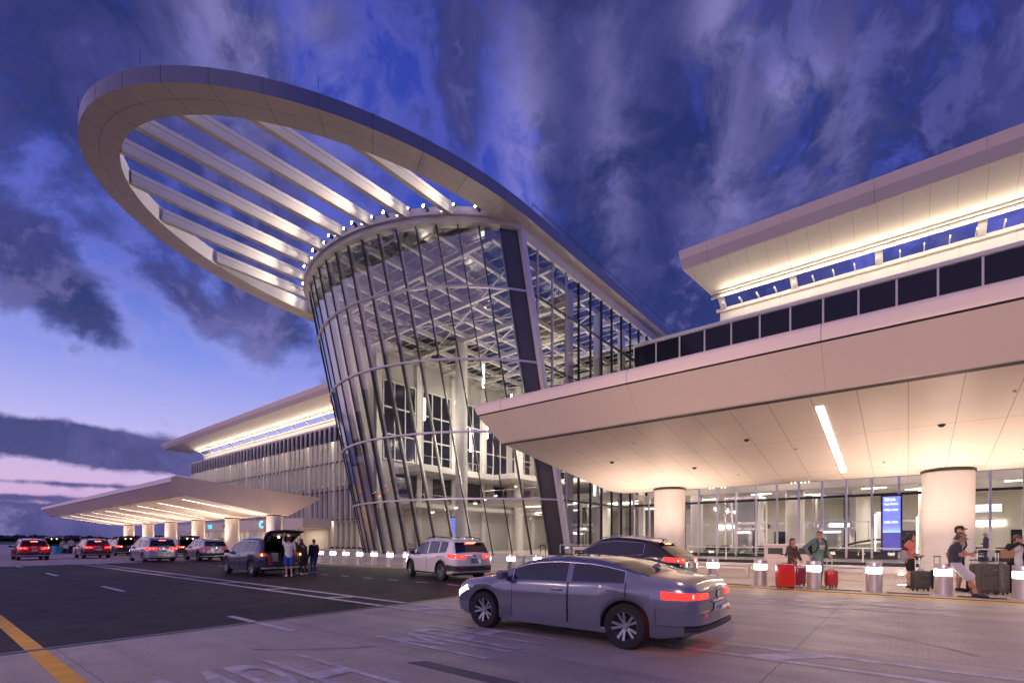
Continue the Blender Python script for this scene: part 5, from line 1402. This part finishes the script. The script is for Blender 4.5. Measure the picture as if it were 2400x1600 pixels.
remeshed(MB().tube([Vector((.075*math.cos(t), .03+.065*math.sin(t), .832+.012*math.sin(t)))*Hh for t in [R(20+320*k/14+90) for k in range(15)]], .026*Hh, 8), 'hood', c_sage, w2, .012, 3)
MB().box((.0, .118*Hh, .715*Hh), (.19, .012, .06)).box((.01, .122*Hh, .675*Hh), (.12, .012, .035)).build('chest_print', c_white, w2, bevel=.01)
# woman in coral shirt, hand at her face
w3 = person('woman in a coral t-shirt and black shorts holding a hand to her face', (.05, 20.5, G0), FACE(mixd(vr, vc, .25)), 1.80,
  dict(elL=(-.12, .12, .74), haL=(-.045, .085, .875), elR=(.13, .0, .65), haR=(.085, .115, .60), gripR=1.0, gripL=.3), hair=m_hairb, hairstyle='tail', top=c_coral, bottom=c_black, legs='short', shoes=c_bshoe, look=4, group=G1)
# older man leaning on the bollard, crossed ankles, looking at his phone
fo = FACE(mixd(vr, vc, .42))
w4 = person('older man in navy t-shirt, pale shorts and tan cap, leaning on a bollard', (1.12, 18.42, G0), fo, 1.84,
  dict(pel=(0, -.05, .50), chest=(0, -.055, .70), nb=(0, -.035, .815), head=(0, .012, .895), shL=(-.11, -.04, .79), shR=(.11, -.04, .79), elR=(.13, -.0, .625), haR=(.05, .13, .655), elL=(-.15, -.12, .64), haL=(-.13, -.10, .51),
       hpL=(-.052, -.05, .485), hpR=(.052, -.05, .485), knL=(-.045, .14, .30), knR=(.045, .10, .275), anL=(.035, .16, .05), anR=(-.02, .20, .045), toL=(.05, .26, .03), toR=(-.01, .30, .02), gripR=.9, gripL=.5),
  skin=m_skin2, hair=m_hairl, hairstyle='short', top=c_navyt, bottom=c_lgrey, legs='shorts', shoes=c_bshoe, cap=c_capt, nod=24, look=6, wide=1.12, belly=.014, group=G1)
# young man in grey shirt and black cap
w5 = person('tall man in a grey t-shirt, black shorts and black cap with a shoulder strap', (1.22, 20.35, G0), FACE(mixd(vc, vr, .5)), 2.02,
  dict(elL=(-.13, -.0, .65), haL=(-.045, .10, .575), elR=(.15, -.02, .65), haR=(.055, .11, .57), gripL=.9, gripR=.9), hair=m_hairb, hairstyle='short', top=c_gtee, bottom=c_black, legs='shorts', shoes=c_bshoe, cap=c_capk, look=-34, nod=-8, group=G1)
MB().tube([Vector(p)*2.02 for p in ((.07, -.06, .80), (.075, .0, .838), (.072, .075, .80), (.085, .088, .70), (.10, .05, .62))], .022, 8).build('strap', c_black, w5, smooth=True)
# woman in the black cardigan at the right edge
w6 = person('woman with cropped brown hair in a black cardigan, raising a strap to her mouth', (2.45, 20.4, G0), FACE(vc), 1.74,
  dict(head=(.0, .03, .92), elR=(.20, .05, .74), haR=(.045, .10, .86), elL=(-.15, -.02, .64), haL=(-.12, .05, .50), gripR=1.0), hair=m_hairl, hairstyle='bob', top=c_white, bottom=c_black, shoes=c_bshoe, jacket=c_black, look=-10, nod=12, group=G1)
# by the navy SUV
person('man in white t-shirt and royal blue shorts reaching up to the raised tailgate', (-20.82, 10.45, 0), FACE(mixd((-1, 0), (0, 1), .25)), 1.76,
  dict(elL=(-.13, .02, .90), haL=(-.10, .08, 1.03), elR=(.14, -.02, .64), haR=(.15, .03, .50)), top=c_white, bottom=c_royal, legs='shorts', shoes=c_wshoe, cap=c_capb, hair=m_hairb, hairstyle='short', vox=.014, group=G2)
person('woman in black with fair hair behind the open boot, holding a dark bag', (-22.15, 11.7, 0), FACE(mixd(vc, (-1, 0), .3)), 1.66, dict(haL=(-.06, .12, .56), haR=(.06, .12, .56)), hair=m_hairl, hairstyle='bob', top=c_black, sleeves='long', bottom=c_jean, shoes=c_wshoe, vox=.015, group=G2)
person('person with blue trousers half hidden behind the two people in black', (-22.1, 12.3, 0), FACE((-1, 0)), 1.64, {}, hair=m_hairl, hairstyle='short', top=c_black, sleeves='long', bottom=cloth('blue_trousers', (.03, .05, .22)), shoes=c_wshoe, vox=.018, fine=False, group=G2)
person('person in a black jacket and black trousers bending over a bag, nearest the bollards', (-21.45, 11.5, 0), FACE((-1, -.1)), 1.62, dict(chest=(0, .05, .70), nb=(0, .10, .80), head=(0, .145, .87), shL=(-.1, .09, .775), shR=(.1, .09, .775), elL=(-.12, .14, .64), elR=(.12, .14, .64), haL=(-.07, .24, .58), haR=(.07, .24, .58)),
  hair=m_hairl, hairstyle='bob', top=c_black, sleeves='long', bottom=c_black, shoes=c_wshoe, nod=30, vox=.015, group=G2)
# far people
person('man in a pale shirt bending towards the silver car boot at far left', (-75.5, 11.3, 0), FACE((-.3, 1)), 1.74, dict(chest=(0, .05, .70), nb=(0, .10, .80), head=(0, .14, .88), shL=(-.1, .09, .78), shR=(.1, .09, .78), haL=(-.1, .25, .6), haR=(.1, .25, .6)), top=cloth('pale_shirt', (.5, .42, .42)), bottom=cloth('grey_trousers', (.15, .14, .16)), shoes=c_wshoe, hair=m_hairb, vox=.025, fine=False, group=G3)
person('man in a white shirt and dark trousers standing behind the blue bin', (-76.4, 12.3, 0), FACE((-1, .3)), 1.80, {}, top=c_white, bottom=c_black, shoes=c_bshoe, hair=m_hairb, vox=.025, fine=False, group=G3)
person('tallest far man in dark clothes beside the orange bag', (-77.5, 13.4, 0), FACE((.2, -1)), 1.98, dict(haL=(-.08, .12, .6), haR=(.08, .12, .6)), top=c_olive, bottom=cloth('blue_trousers2', (.06, .08, .15)), shoes=c_wshoe, hair=m_hairb, vox=.025, fine=False, group=G3)
person('person in white seen between the far dark man and the dark red SUV', (-86, 15.2, 0), FACE((1, 0)), 1.70, {}, top=c_white, bottom=c_black, shoes=c_bshoe, hair=m_hairl, vox=.03, fine=False, group=G3)
person('dark haired person in pale clothes standing just left of the far white SUV roof', (-52, 19.5, G0), FACE((0, -1)), 1.74, {}, top=cloth('beige_top', (.45, .36, .3)), bottom=c_black, shoes=c_bshoe, hair=m_hairb, vox=.025, fine=False, group=G3)
person('dark haired person in white at the foot of the canopy column behind the navy SUV', (-40, 20.4, G0), FACE((0, -1)), 1.74, {}, top=c_white, bottom=c_black, shoes=c_bshoe, hair=m_hairb, vox=.025, fine=False, group=G3)
# man walking inside the hall
person('white haired man in a blue grey jacket standing inside behind the glass on the right', (4.25, 47.6, .06), FACE((-1, .2)), 2.1, dict(haL=(-.06, .1, .6), haR=(.06, .1, .6)), hair=mat('white_hair', (.6, .6, .62), .6), top=cloth('slate_jacket', (.09, .10, .16)), sleeves='long', bottom=cloth('slate_trousers', (.07, .07, .10)), shoes=c_bshoe, vox=.02, fine=False)
# ================================================================== SMALL THINGS
# ------------------------------------------------------------------ lit bollards along the kerb
m_boll = mat('bollard_steel', (.60, .55, .52), .33, metal=.65, var=.05, vscale=2, stretch=(1, 1, 12), rvar=.1)
m_bglow = emis('bollard_light', (1, .86, .66), 12)
def bollard(x, label):
    t = thing('bollard', label, 'bollard', (x, 18.55, .02), 0, 'lit steel bollards along the kerb')
    MB().lathe([(.0, .0), (.215, .0), (.215, .02), (.205, .03), (.205, .56), (.195, .565)], n=28).build('post', m_boll, t, smooth=True)
    MB().lathe([(.195, .565), (.198, .57), (.198, .745), (.195, .75)], n=28).build('light_ring', m_bglow, t, smooth=True)
    MB().lathe([(.195, .75), (.205, .755), (.205, .885), (.198, .90), (.18, .905), (0, .905)], n=28).build('top_cap', m_boll, t, smooth=True)
    return t
BL = ['lit bollard cut by the right edge, in front of the woman in the black cardigan', 'lit bollard the older man leans on', 'lit bollard standing alone between the coral woman and the hooded man', 'lit bollard right in front of the tall young man in the hoodie', 'lit bollard just left of the big red suitcase', 'lit bollard nearest behind the black SUV',
      'lit bollard beyond the tail of the black SUV', 'lit bollard behind the middle of the black SUV', 'lit bollard behind the windscreen of the black SUV', 'lit bollard at the nose of the black SUV', 'lit bollard one place left of the black SUV nose', 'lit bollard next right of the white SUV tail', 'lit bollard behind the tail of the angled white SUV',
      'lit bollard behind the rear door of the angled white SUV', 'lit bollard behind the front door of the angled white SUV', 'lit bollard behind the bonnet of the angled white SUV', 'lit bollard next left of the angled white SUV', 'lit bollard second left of the angled white SUV', 'lit bollard third left of the angled white SUV', 'lit bollard fourth left of the angled white SUV', 'lit bollard fifth left of the angled white SUV', 'lit bollard second right of the people in black', 'lit bollard nearest right of the people in black']
for i, x in enumerate(BOLX):
    if i in (7, 8, 14): continue
    if i == 0: proto = bollard(x, BL[0])
    else: copy_tree(proto, None, (x, 18.55, .02), None, BL[i])
# ------------------------------------------------------------------ suitcases
def suitcase(label, x, y, rz, w_, d, h, m, handle=0., soft=False, hcol=None, ribs=0, z0=.02, tag_=False):
    t = thing('suitcase', label, 'suitcase', (x, y, z0), rz, 'suitcases on the pavement')
    mb = MB(); prof = []
    rc_ = .07
    def ring(ins, y_): 
        P = []
        for cx, cz, a0 in ((w_/2-rc_, .06+rc_, -90), (w_/2-rc_, h-rc_, 0), (-w_/2+rc_, h-rc_, 90), (-w_/2+rc_, .06+rc_, 180)):
            for k in range(5):
                a = R(a0+90*k/4); P.append((cx+(rc_-ins)*math.cos(a) if True else 0, y_, cz+(rc_-ins)*math.sin(a)))
        return P
    ys = [(-d/2, .035), (-d/2+.012, .016), (-d/2+.035, 0), (-.012, 0), (d/2-.035, 0), (d/2-.012, .016), (d/2, .035)]
    rows = [ring(i_, y_) for y_, i_ in ys]
    mb.grid(rows, closed_u=True); n = len(rows[0]); k = len(mb.v)
    mb.f += [tuple(range(n-1, -1, -1)), tuple(range(k-n, k))]
    mb.build('shell', m, t, smooth=True, sharp=50)
    zp = MB().grid([[(p[0]*1.012, y_, (p[2]-h/2)*1.008+h/2) for p in ring(-.002, 0)] for y_ in (-.012, .012)], closed_u=True); zp.build('zip_band', m_dark, t)
    if ribs:
        rb = MB()
        for q in range(ribs):
            xx = lerp(-w_/2+.07, w_/2-.07, q/(ribs-1))
            for s_ in (-1, 1): rb.bb(xx-.007, xx+.007, s_*d/2-.006, s_*d/2+.006, .13, h-.09)
            
        rb.build('ribs', m, t)
    if soft:
        MB().bb(-w_/2+.06, w_/2-.06, -d/2-.035, -d/2+.01, .12, h*.62).build('front_pocket', m, t, bevel=.02)
        MB().bb(-w_/2+.06, w_/2-.06, -d/2-.02, -d/2+.01, h*.66, h-.07).build('top_pocket', m, t, bevel=.015)
        MB().bb(w_*.12, w_*.30, -d/2-.028, -d/2-.018, h*.80, h*.80+.018).build('name_bar', m_chrome, t)
    for sx in (-1, 1):
        for sy in (-1, 1):
            o = MB().cyl((sx*(w_/2-.06)-.012, sy*(d/2-.045), .03), (sx*(w_/2-.06)+.012, sy*(d/2-.045), .03), .03, n=10).box((sx*(w_/2-.06), sy*(d/2-.045), .065), (.04, .04, .04)).build('wheel', m_plastic, t)
    MB().tube([(-.09, 0, h-.005), (-.08, 0, h+.035), (.08, 0, h+.035), (.09, 0, h-.005)], .013, 6).build('grab_handle', hcol or m_dark, t, smooth=True)
    if handle:
        hm = hcol or m_alulite
        o = MB().tube([(-.095, d*.3, h-.02), (-.095, d*.3, h+handle)], .011, 6).tube([(.095, d*.3, h-.02), (.095, d*.3, h+handle)], .011, 6).build('trolley_handle', hm, t, smooth=True)
        MB().bb(-.115, .115, d*.3-.018, d*.3+.018, h+handle-.012, h+handle+.022).build('grip', m_plastic, o, bevel=.008)
    if tag_: MB().bb(w_/2+.0, w_/2+.02, -.06, .06, h*.35, h*.42).build('luggage_tag', c_white, t)
    return t
c_redcase = mat('red_case_shell', (.62, .02, .015), .25, var=.06, vscale=2, coat=.4); c_marcase = mat('maroon_case_shell', (.20, .012, .045), .3, var=.1, coat=.3)
c_crimcase = mat('crimson_case_shell', (.40, .02, .03), .3, var=.1, coat=.3); c_gcase = cloth('charcoal_case', (.055, .052, .05)); c_bcase = cloth('brown_black_case', (.075, .062, .055)); c_kcase = cloth('black_case', (.012, .012, .012))
c_pcase = mat('patterned_case', (.11, .09, .08), .6, var=.6, vscale=14)
rv = math.atan2(RT.y, RT.x)
suitcase('biggest bright red hard suitcase standing on the yellow kerb strip', -3.10, 17.98, rv-.12, .52, .30, .80, c_redcase, .30, ribs=7)
suitcase('dark maroon ribbed suitcase half hidden behind the hooded man’s bollard', -2.92, 19.25, rv+.35, .44, .26, .66, c_marcase, .38, ribs=7)
suitcase('small crimson suitcase right of the hooded man', -1.98, 19.3, rv+.15, .36, .24, .58, c_crimcase, .42, ribs=6)
suitcase('charcoal soft suitcase held by the woman in coral', .30, 19.75, rv, .46, .26, .62, c_gcase, .42, True)
suitcase('plain black suitcase behind the older man’s crossed feet', 1.62, 20.55, rv, .42, .28, .60, c_kcase, .36, True)
suitcase('largest dark brown soft suitcase between the two right bollards', 1.72, 19.75, rv, .60, .34, .88, c_bcase, 0, True, tag_=True)
suitcase('tall patterned suitcase beside the woman in the black cardigan', 2.10, 20.0, rv+.5, .42, .28, .88, c_pcase, .34)
suitcase('black trolley case behind the bollard with only its handle showing', .78, 20.9, rv, .42, .26, .62, c_kcase, .42, False, m_dark)
# worn and carried bags
t = thing('backpack', 'grey patterned backpack on the back of the woman in coral', 'backpack', (-.12, 20.42, 1.20), w3.rotation_euler.z)
bpk = MB().ell((0, -.14, .02), (.17, .12, .24), 14, 10); remeshed(bpk, 'bag', mat('patterned_grey', (.30, .27, .27), .8, var=.6, vscale=16), t, .014, 3)
remeshed(MB().ell((0, -.13, .20), (.14, .10, .10), 12, 8), 'flap', c_plum, t, .014, 2)
for s_ in (-1, 1): MB().tube([(s_*.09, -.10, .28), (s_*.10, .02, .34), (s_*.10, .12, .24), (s_*.11, .09, .06), (s_*.12, -.05, -.06)], .018, 6).build('strap', m_alu, t, smooth=True)
t.location = (.05, 20.5, 1.08)
t = thing('backpack', 'black backpack carried by the tall man in the sage hoodie', 'backpack', (-2.35, 19.05, 1.26), w2.rotation_euler.z)
remeshed(MB().ell((0, -.20, .0), (.17, .11, .25), 14, 10), 'bag', c_black, t, .014, 3)
t = thing('mobile_phone', 'dark phone in the older man’s hand', 'phone', (1.12, 18.42, .02), fo)
MB().box((.03, .345, 1.255), (.075, .14, .01)).build('case', m_dark, t, bevel=.004); MB().box((.03, .345, 1.262), (.066, .125, .002)).build('screen', mat('phone_screen', (.02, .02, .03), .1), t)
t = thing('shoulder_bag', 'tan shoulder bag with a long strap held by the woman in the cardigan', 'bag', (2.45, 20.4, .02), FACE(vc))
remeshed(MB().box((.33, .08, 1.18), (.34, .12, .26)), 'bag', mat('tan_leather', (.38, .22, .10), .5, var=.15), t, .015, 6)
MB().tube([(.07, .17, 1.50), (.14, .16, 1.40), (.24, .12, 1.30)], .012, 6).tube([(.07, .17, 1.50), (.02, .20, 1.30), (.2, .14, 1.20)], .012, 6).build('strap', mat('tan_leather', (.38, .22, .10)), t, smooth=True)
t = thing('tote_bag', 'black and grey patterned bag held between the people in black', 'bag', (-21.85, 11.45, .62), .3)
remeshed(MB().box((0, 0, .12), (.46, .20, .34)), 'bag', mat('patterned_dark', (.06, .06, .06), .8, var=.8, vscale=9), t, .02, 4)
MB().tube([(-.12, 0, .28), (-.08, 0, .44), (.08, 0, .44), (.12, 0, .28)], .012, 6).build('strap', c_black, t, smooth=True)
t = thing('travel_bag', 'grey white patterned bag inside the navy SUV boot', 'bag', (-21.75, 10.25, .63), 0)
remeshed(MB().box((0, 0, .2), (.28, .26, .38)), 'bag', mat('patterned_pale', (.35, .34, .37), .8, var=.6, vscale=12), t, .02, 4)
MB().tube([(-.02, -.06, .39), (0, -.05, .48), (0, .05, .48), (-.02, .06, .39)], .012, 6).build('strap', c_black, t, smooth=True)
t = thing('travel_bag', 'small red and white bag inside the navy SUV boot', 'bag', (-21.6, 9.95, .63), 0)
remeshed(MB().box((0, 0, .12), (.24, .22, .24)), 'bag', mat('red_bag', (.35, .06, .05), .7, var=.4, vscale=9), t, .02, 4)
MB().tube([(0, -.05, .24), (0, 0, .32), (0, .05, .24)], .01, 6).build('strap', c_white, t, smooth=True)
# far luggage
def bin_(label, x, y, w_, h, m):
    t = thing('storage_bin', label, 'bin', (x, y, .0), .3, 'bins stacked by the far unloading car')
    MB().box((0, 0, h/2), (w_, w_*.8, h), taper=1.06).build('tub', m, t, bevel=.03); MB().box((0, 0, h+.03), (w_*1.14, w_*.94, .06)).build('lid', m, t, bevel=.02)
bin_('bright cyan storage bin behind the bright red car', -75.3, 10.9, .75, .85, mat('cyan_plastic', (.01, .35, .55), .4, var=.06))
bin_('shorter violet blue storage bin right of the cyan one', -76.8, 12.05, .72, .56, mat('violet_plastic', (.06, .06, .32), .4, var=.06))
t = thing('travel_bag', 'orange red bag on the road beside the far people', 'bag', (-79.2, 13.9, 0), 0)
remeshed(MB().cap((-.2, 0, .22), (.2, 0, .22), .2, .2).box((0, 0, .25), (.4, .3, .45)), 'bag', mat('orange_bag', (.6, .10, .03), .7, var=.1), t, .03, 4); MB().tube([(-.1, 0, .45), (0, 0, .58), (.1, 0, .45)], .02, 6).build('strap', c_black, t)
# ------------------------------------------------------------------ benches
def bench(label, x0, x1, y, leg=True, back=False):
    t = wthing('bench', label, 'bench', ((x0+x1)/2, y, .02), group='metal benches on the pavement')
    MB().bb(x0, x1, y-.22, y+.22, .52, .60).build('seat', m_steel, t, bevel=.015)
    n = max(2, int((x1-x0)/2.4)+1)
    for k in range(n):
        x = lerp(x0+.1, x1-.1, k/(n-1)); MB().bb(x-.04, x+.04, y-.18, y+.18, .02, .52).build('leg', m_steel, t, bevel=.01)
    MB().bb(x0+.1, x1-.1, y-.02, y+.02, .44, .52).build('rail', m_alu, t)
bench('metal bench between the two bollards left of the red suitcase', -8.2, -5.1, 22.2)
bench('metal bench running behind the woman and man with suitcases', -4.4, -1.2, 23.2)
bench('metal bench behind the bollards between white and black SUVs', -20.5, -14.5, 26.5)
bench('long low metal bench at the foot of the glass tower left of the white SUV', -33, -24.5, 26.3)
# ------------------------------------------------------------------ glass guard rails in front of the lower level void
m_railg = glass('guard_glass', (.80, .84, .83), 1.0, base=.07)
def guard(label, x0, x1, y, dark=True):
    t = wthing('guard_rail', label, 'railing', ((x0+x1)/2, y, .02), group='glass guard rails on the pavement')
    MB().bb(x0, x1, y-.14, y+.1, .02, .36).build('plinth', m_steel, t, bevel=.01)
    MB().bb(x0, x1, y-.05, y+.05, .36, .52).build('dark_band', m_plastic, t)  # black band added for the darkness seen behind the glass
    MB().tube([(x0, y, 1.2), (x1, y, 1.2)], .032, 8).build('handrail', m_alulite, t, smooth=True)
    n = max(1, int(round((x1-x0)/1.9)))
    for k in range(n+1):
        x = lerp(x0, x1, k/n); MB().bb(x-.03, x+.03, y-.02, y+.02, .52, 1.18).build('post', m_alu, t)
        if k < n:
            xb = lerp(x0, x1, (k+1)/n); MB().quad((x+.05, y, .54), (xb-.05, y, .54), (xb-.05, y, 1.15), (x+.05, y, 1.15)).build('glass_panel', m_railg, t, fix=False)
guard('glass guard rail between the two near white columns', -10, .4, 28.9)
guard('glass guard rail right of the large white column', 2.3, 12.7, 28.9)
guard('glass guard rail beside the foot of the leaning tower jamb', -22, -12.2, 33.5)
guard('glass guard rail left of the glass tower before the finned wing', -58, -47, 40)
# ------------------------------------------------------------------ escalator inside
e = wthing('escalator', 'dark escalator with rounded handrail end behind the guard rail', 'escalator', (-1.4, 51.5, .06))
for yy in (50.6, 52.2):
    mb = MB(); path = [(-6.5, yy, .3), (-3.5, yy, 1.35), (-2.2, yy, 1.62), (-.3, yy, 1.64)]+[(-.3+.55*math.sin(R(a)), yy, 1.09+.55*math.cos(R(a))) for a in range(15, 181, 15)]+[(-2, yy, .52)]
    mb.tube(path, .075, 8).build('handrail', m_plastic, e, smooth=True)
    MB().prism([(-6.5, .1), (-3.4, 1.2), (-.3, 1.5), (.05, 1.1), (-.3, .6), (-.3, .06), (-6.5, .06)], lambda x, z, yy=yy: (x, yy-.03, z), lambda x, z, yy=yy: (x, yy+.03, z)).build('balustrade', m_lglass, e, fix=False)
    MB().bb(-6.5, .2, yy-.2, yy+.2, .06, .62).build('skirt', m_dark, e, bevel=.03)
stp = MB()
for k in range(12): stp.bb(-6.0+.4*k, -5.6+.4*k, 50.85, 51.95, .06, .12+.05*k)
stp.build('steps', m_alu, e)
# ------------------------------------------------------------------ baggage cart, ticket kiosks, cart dispenser
t = wthing('baggage_cart', 'baggage cart standing on end by the leaning jamb', 'cart', (-18.0, 25.4, .02))
MB().tube([(-18.2, 25.4, .15), (-18.15, 25.4, 1.15), (-17.85, 25.5, 1.15), (-17.8, 25.5, .15)], .025, 8).build('frame', m_dark, t, smooth=True)
MB().tube([(-18.25, 25.35, 1.15), (-18.0, 25.3, 1.3), (-17.75, 25.45, 1.15)], .04, 8).build('handle', m_plastic, t, smooth=True)
MB().bb(-18.3, -17.2, 25.1, 25.8, .18, .23).build('deck', m_alu, t, bevel=.01)
for (x, y) in ((-18.2, 25.15), (-18.2, 25.75), (-17.3, 25.45)): MB().cyl((x, y-.03, .10), (x, y+.03, .10), .08, n=12).build('wheel', m_plastic, t)
def kiosk(label, x, y, w_=.55, h=1.2):
    t = wthing('pay_station', label, 'machine', (x, y, .02), group='pale pay stations on the pavement')
    MB().bb(x-w_/2, x+w_/2, y-.2, y+.2, .02, h).build('cabinet', mat('pink_white_panel', (.62, .52, .48), .45, var=.08, joints=[('z', .19, .012, 0)], jdark=.4), t, bevel=.02)
    MB().bb(x-w_/2-.03, x+w_/2+.03, y-.24, y+.24, h, h+.06).build('top', m_white, t, bevel=.01)
    MB().bb(x-w_*.32, x+w_*.32, y-.212, y-.2, h-.40, h-.12).build('screen', m_dark, t)
kiosk('pale pay station behind the woman in the parka', -4.75, 25.4, .95, 1.35); kiosk('narrow pale pay station right of the woman in the parka', -3.7, 25.8, .5, 1.35)
kiosk('pale pay station beside the leaning jamb left of the black SUV', -15.9, 26.5, .9, 1.1)
# speaker pods on the right wall under the canopy
# far chairs and low furniture inside the hall, seen as dark shapes
m_seat = mat('seat_black', (.02, .02, .022), .5, var=.1)
s0 = None
for k, x in enumerate((-15.5, -14.2, -10.6, -9.4, -7.4, 4.0, 5.6, 7.2)):
    t = wthing('waiting_chair', 'black waiting chair behind the right glass front, ' + ('by the left lift', 'second by the left lift', 'before the dark round column', 'right of the dark round column', 'by the right lift', 'right of the large white column', 'second right of the large column', 'far right of the large column')[k], 'chair', (x, 50.9, .06), group='black chairs inside the right hall')
    MB().bb(x-.5, x+.5, 50.6, 51.2, .46, .56).build('seat', m_seat, t, bevel=.03); MB().bb(x-.5, x+.5, 51.15, 51.25, .6, 1.05).build('backrest', m_seat, t, bevel=.03)
    for sx in (-1, 1): MB().bb(x+sx*.42-.03, x+sx*.42+.03, 50.7, 51.1, .06, .46).build('leg', m_alu, t)

# ------------------------------------------------------------------ roadway lamps across the road: their heads mirror in the tower glass
m_lampw = emis('lamp_head_lens', (1, .84, .66), 18)
LLB = ['roadway lamp post mirrored in the tower glass, opposite the navy SUV', 'roadway lamp post mirrored in the tower glass, opposite the angled white SUV', 'roadway lamp post opposite the black SUV', 'roadway lamp post opposite the waiting people', 'roadway lamp post opposite the far right canopy column']
for lb, x in zip(LLB, (-31, -15, 1, 17, 33)):
    t = wthing('street_lamp', lb, 'street lamp', (x, -9, 0), group='roadway lamp posts across the road')
    MB().cyl((x, -9, 0), (x, -9, 8.1), .11, .07, n=12).cyl((x, -9, 0), (x, -9, .25), .2, .2, n=12).build('pole', m_alu, t, smooth=True)
    MB().tube([(x, -9, 8.0), (x, -8.4, 8.2), (x, -7.7, 8.2)], .05, 8).build('arm', m_alu, t, smooth=True)
    o = MB().bb(x-.22, x+.22, -7.9, -7.1, 8.12, 8.26).build('head', m_dark, t, bevel=.02)
    MB().prism([(-7.86, 8.11), (-7.12, 8.11), (-7.08, 8.2), (-7.08, 8.11)], lambda y, z, x=x: (x-.18, y, z), lambda y, z, x=x: (x+.18, y, z)).build('lens', m_lampw, o)
    lamp('SPOT', (x, -7.0, 8.0), 7800, (1, .70, .54), .25, (x+.5, 17, 5.2), 62, .85, name='roadway_light')

    if x == -15: lamp('SPOT', (x, -7.0, 8.0), 1500, (1, .68, .45), .25, (-9.5, -2.5, 0), 70, 1., name='roadway_light')
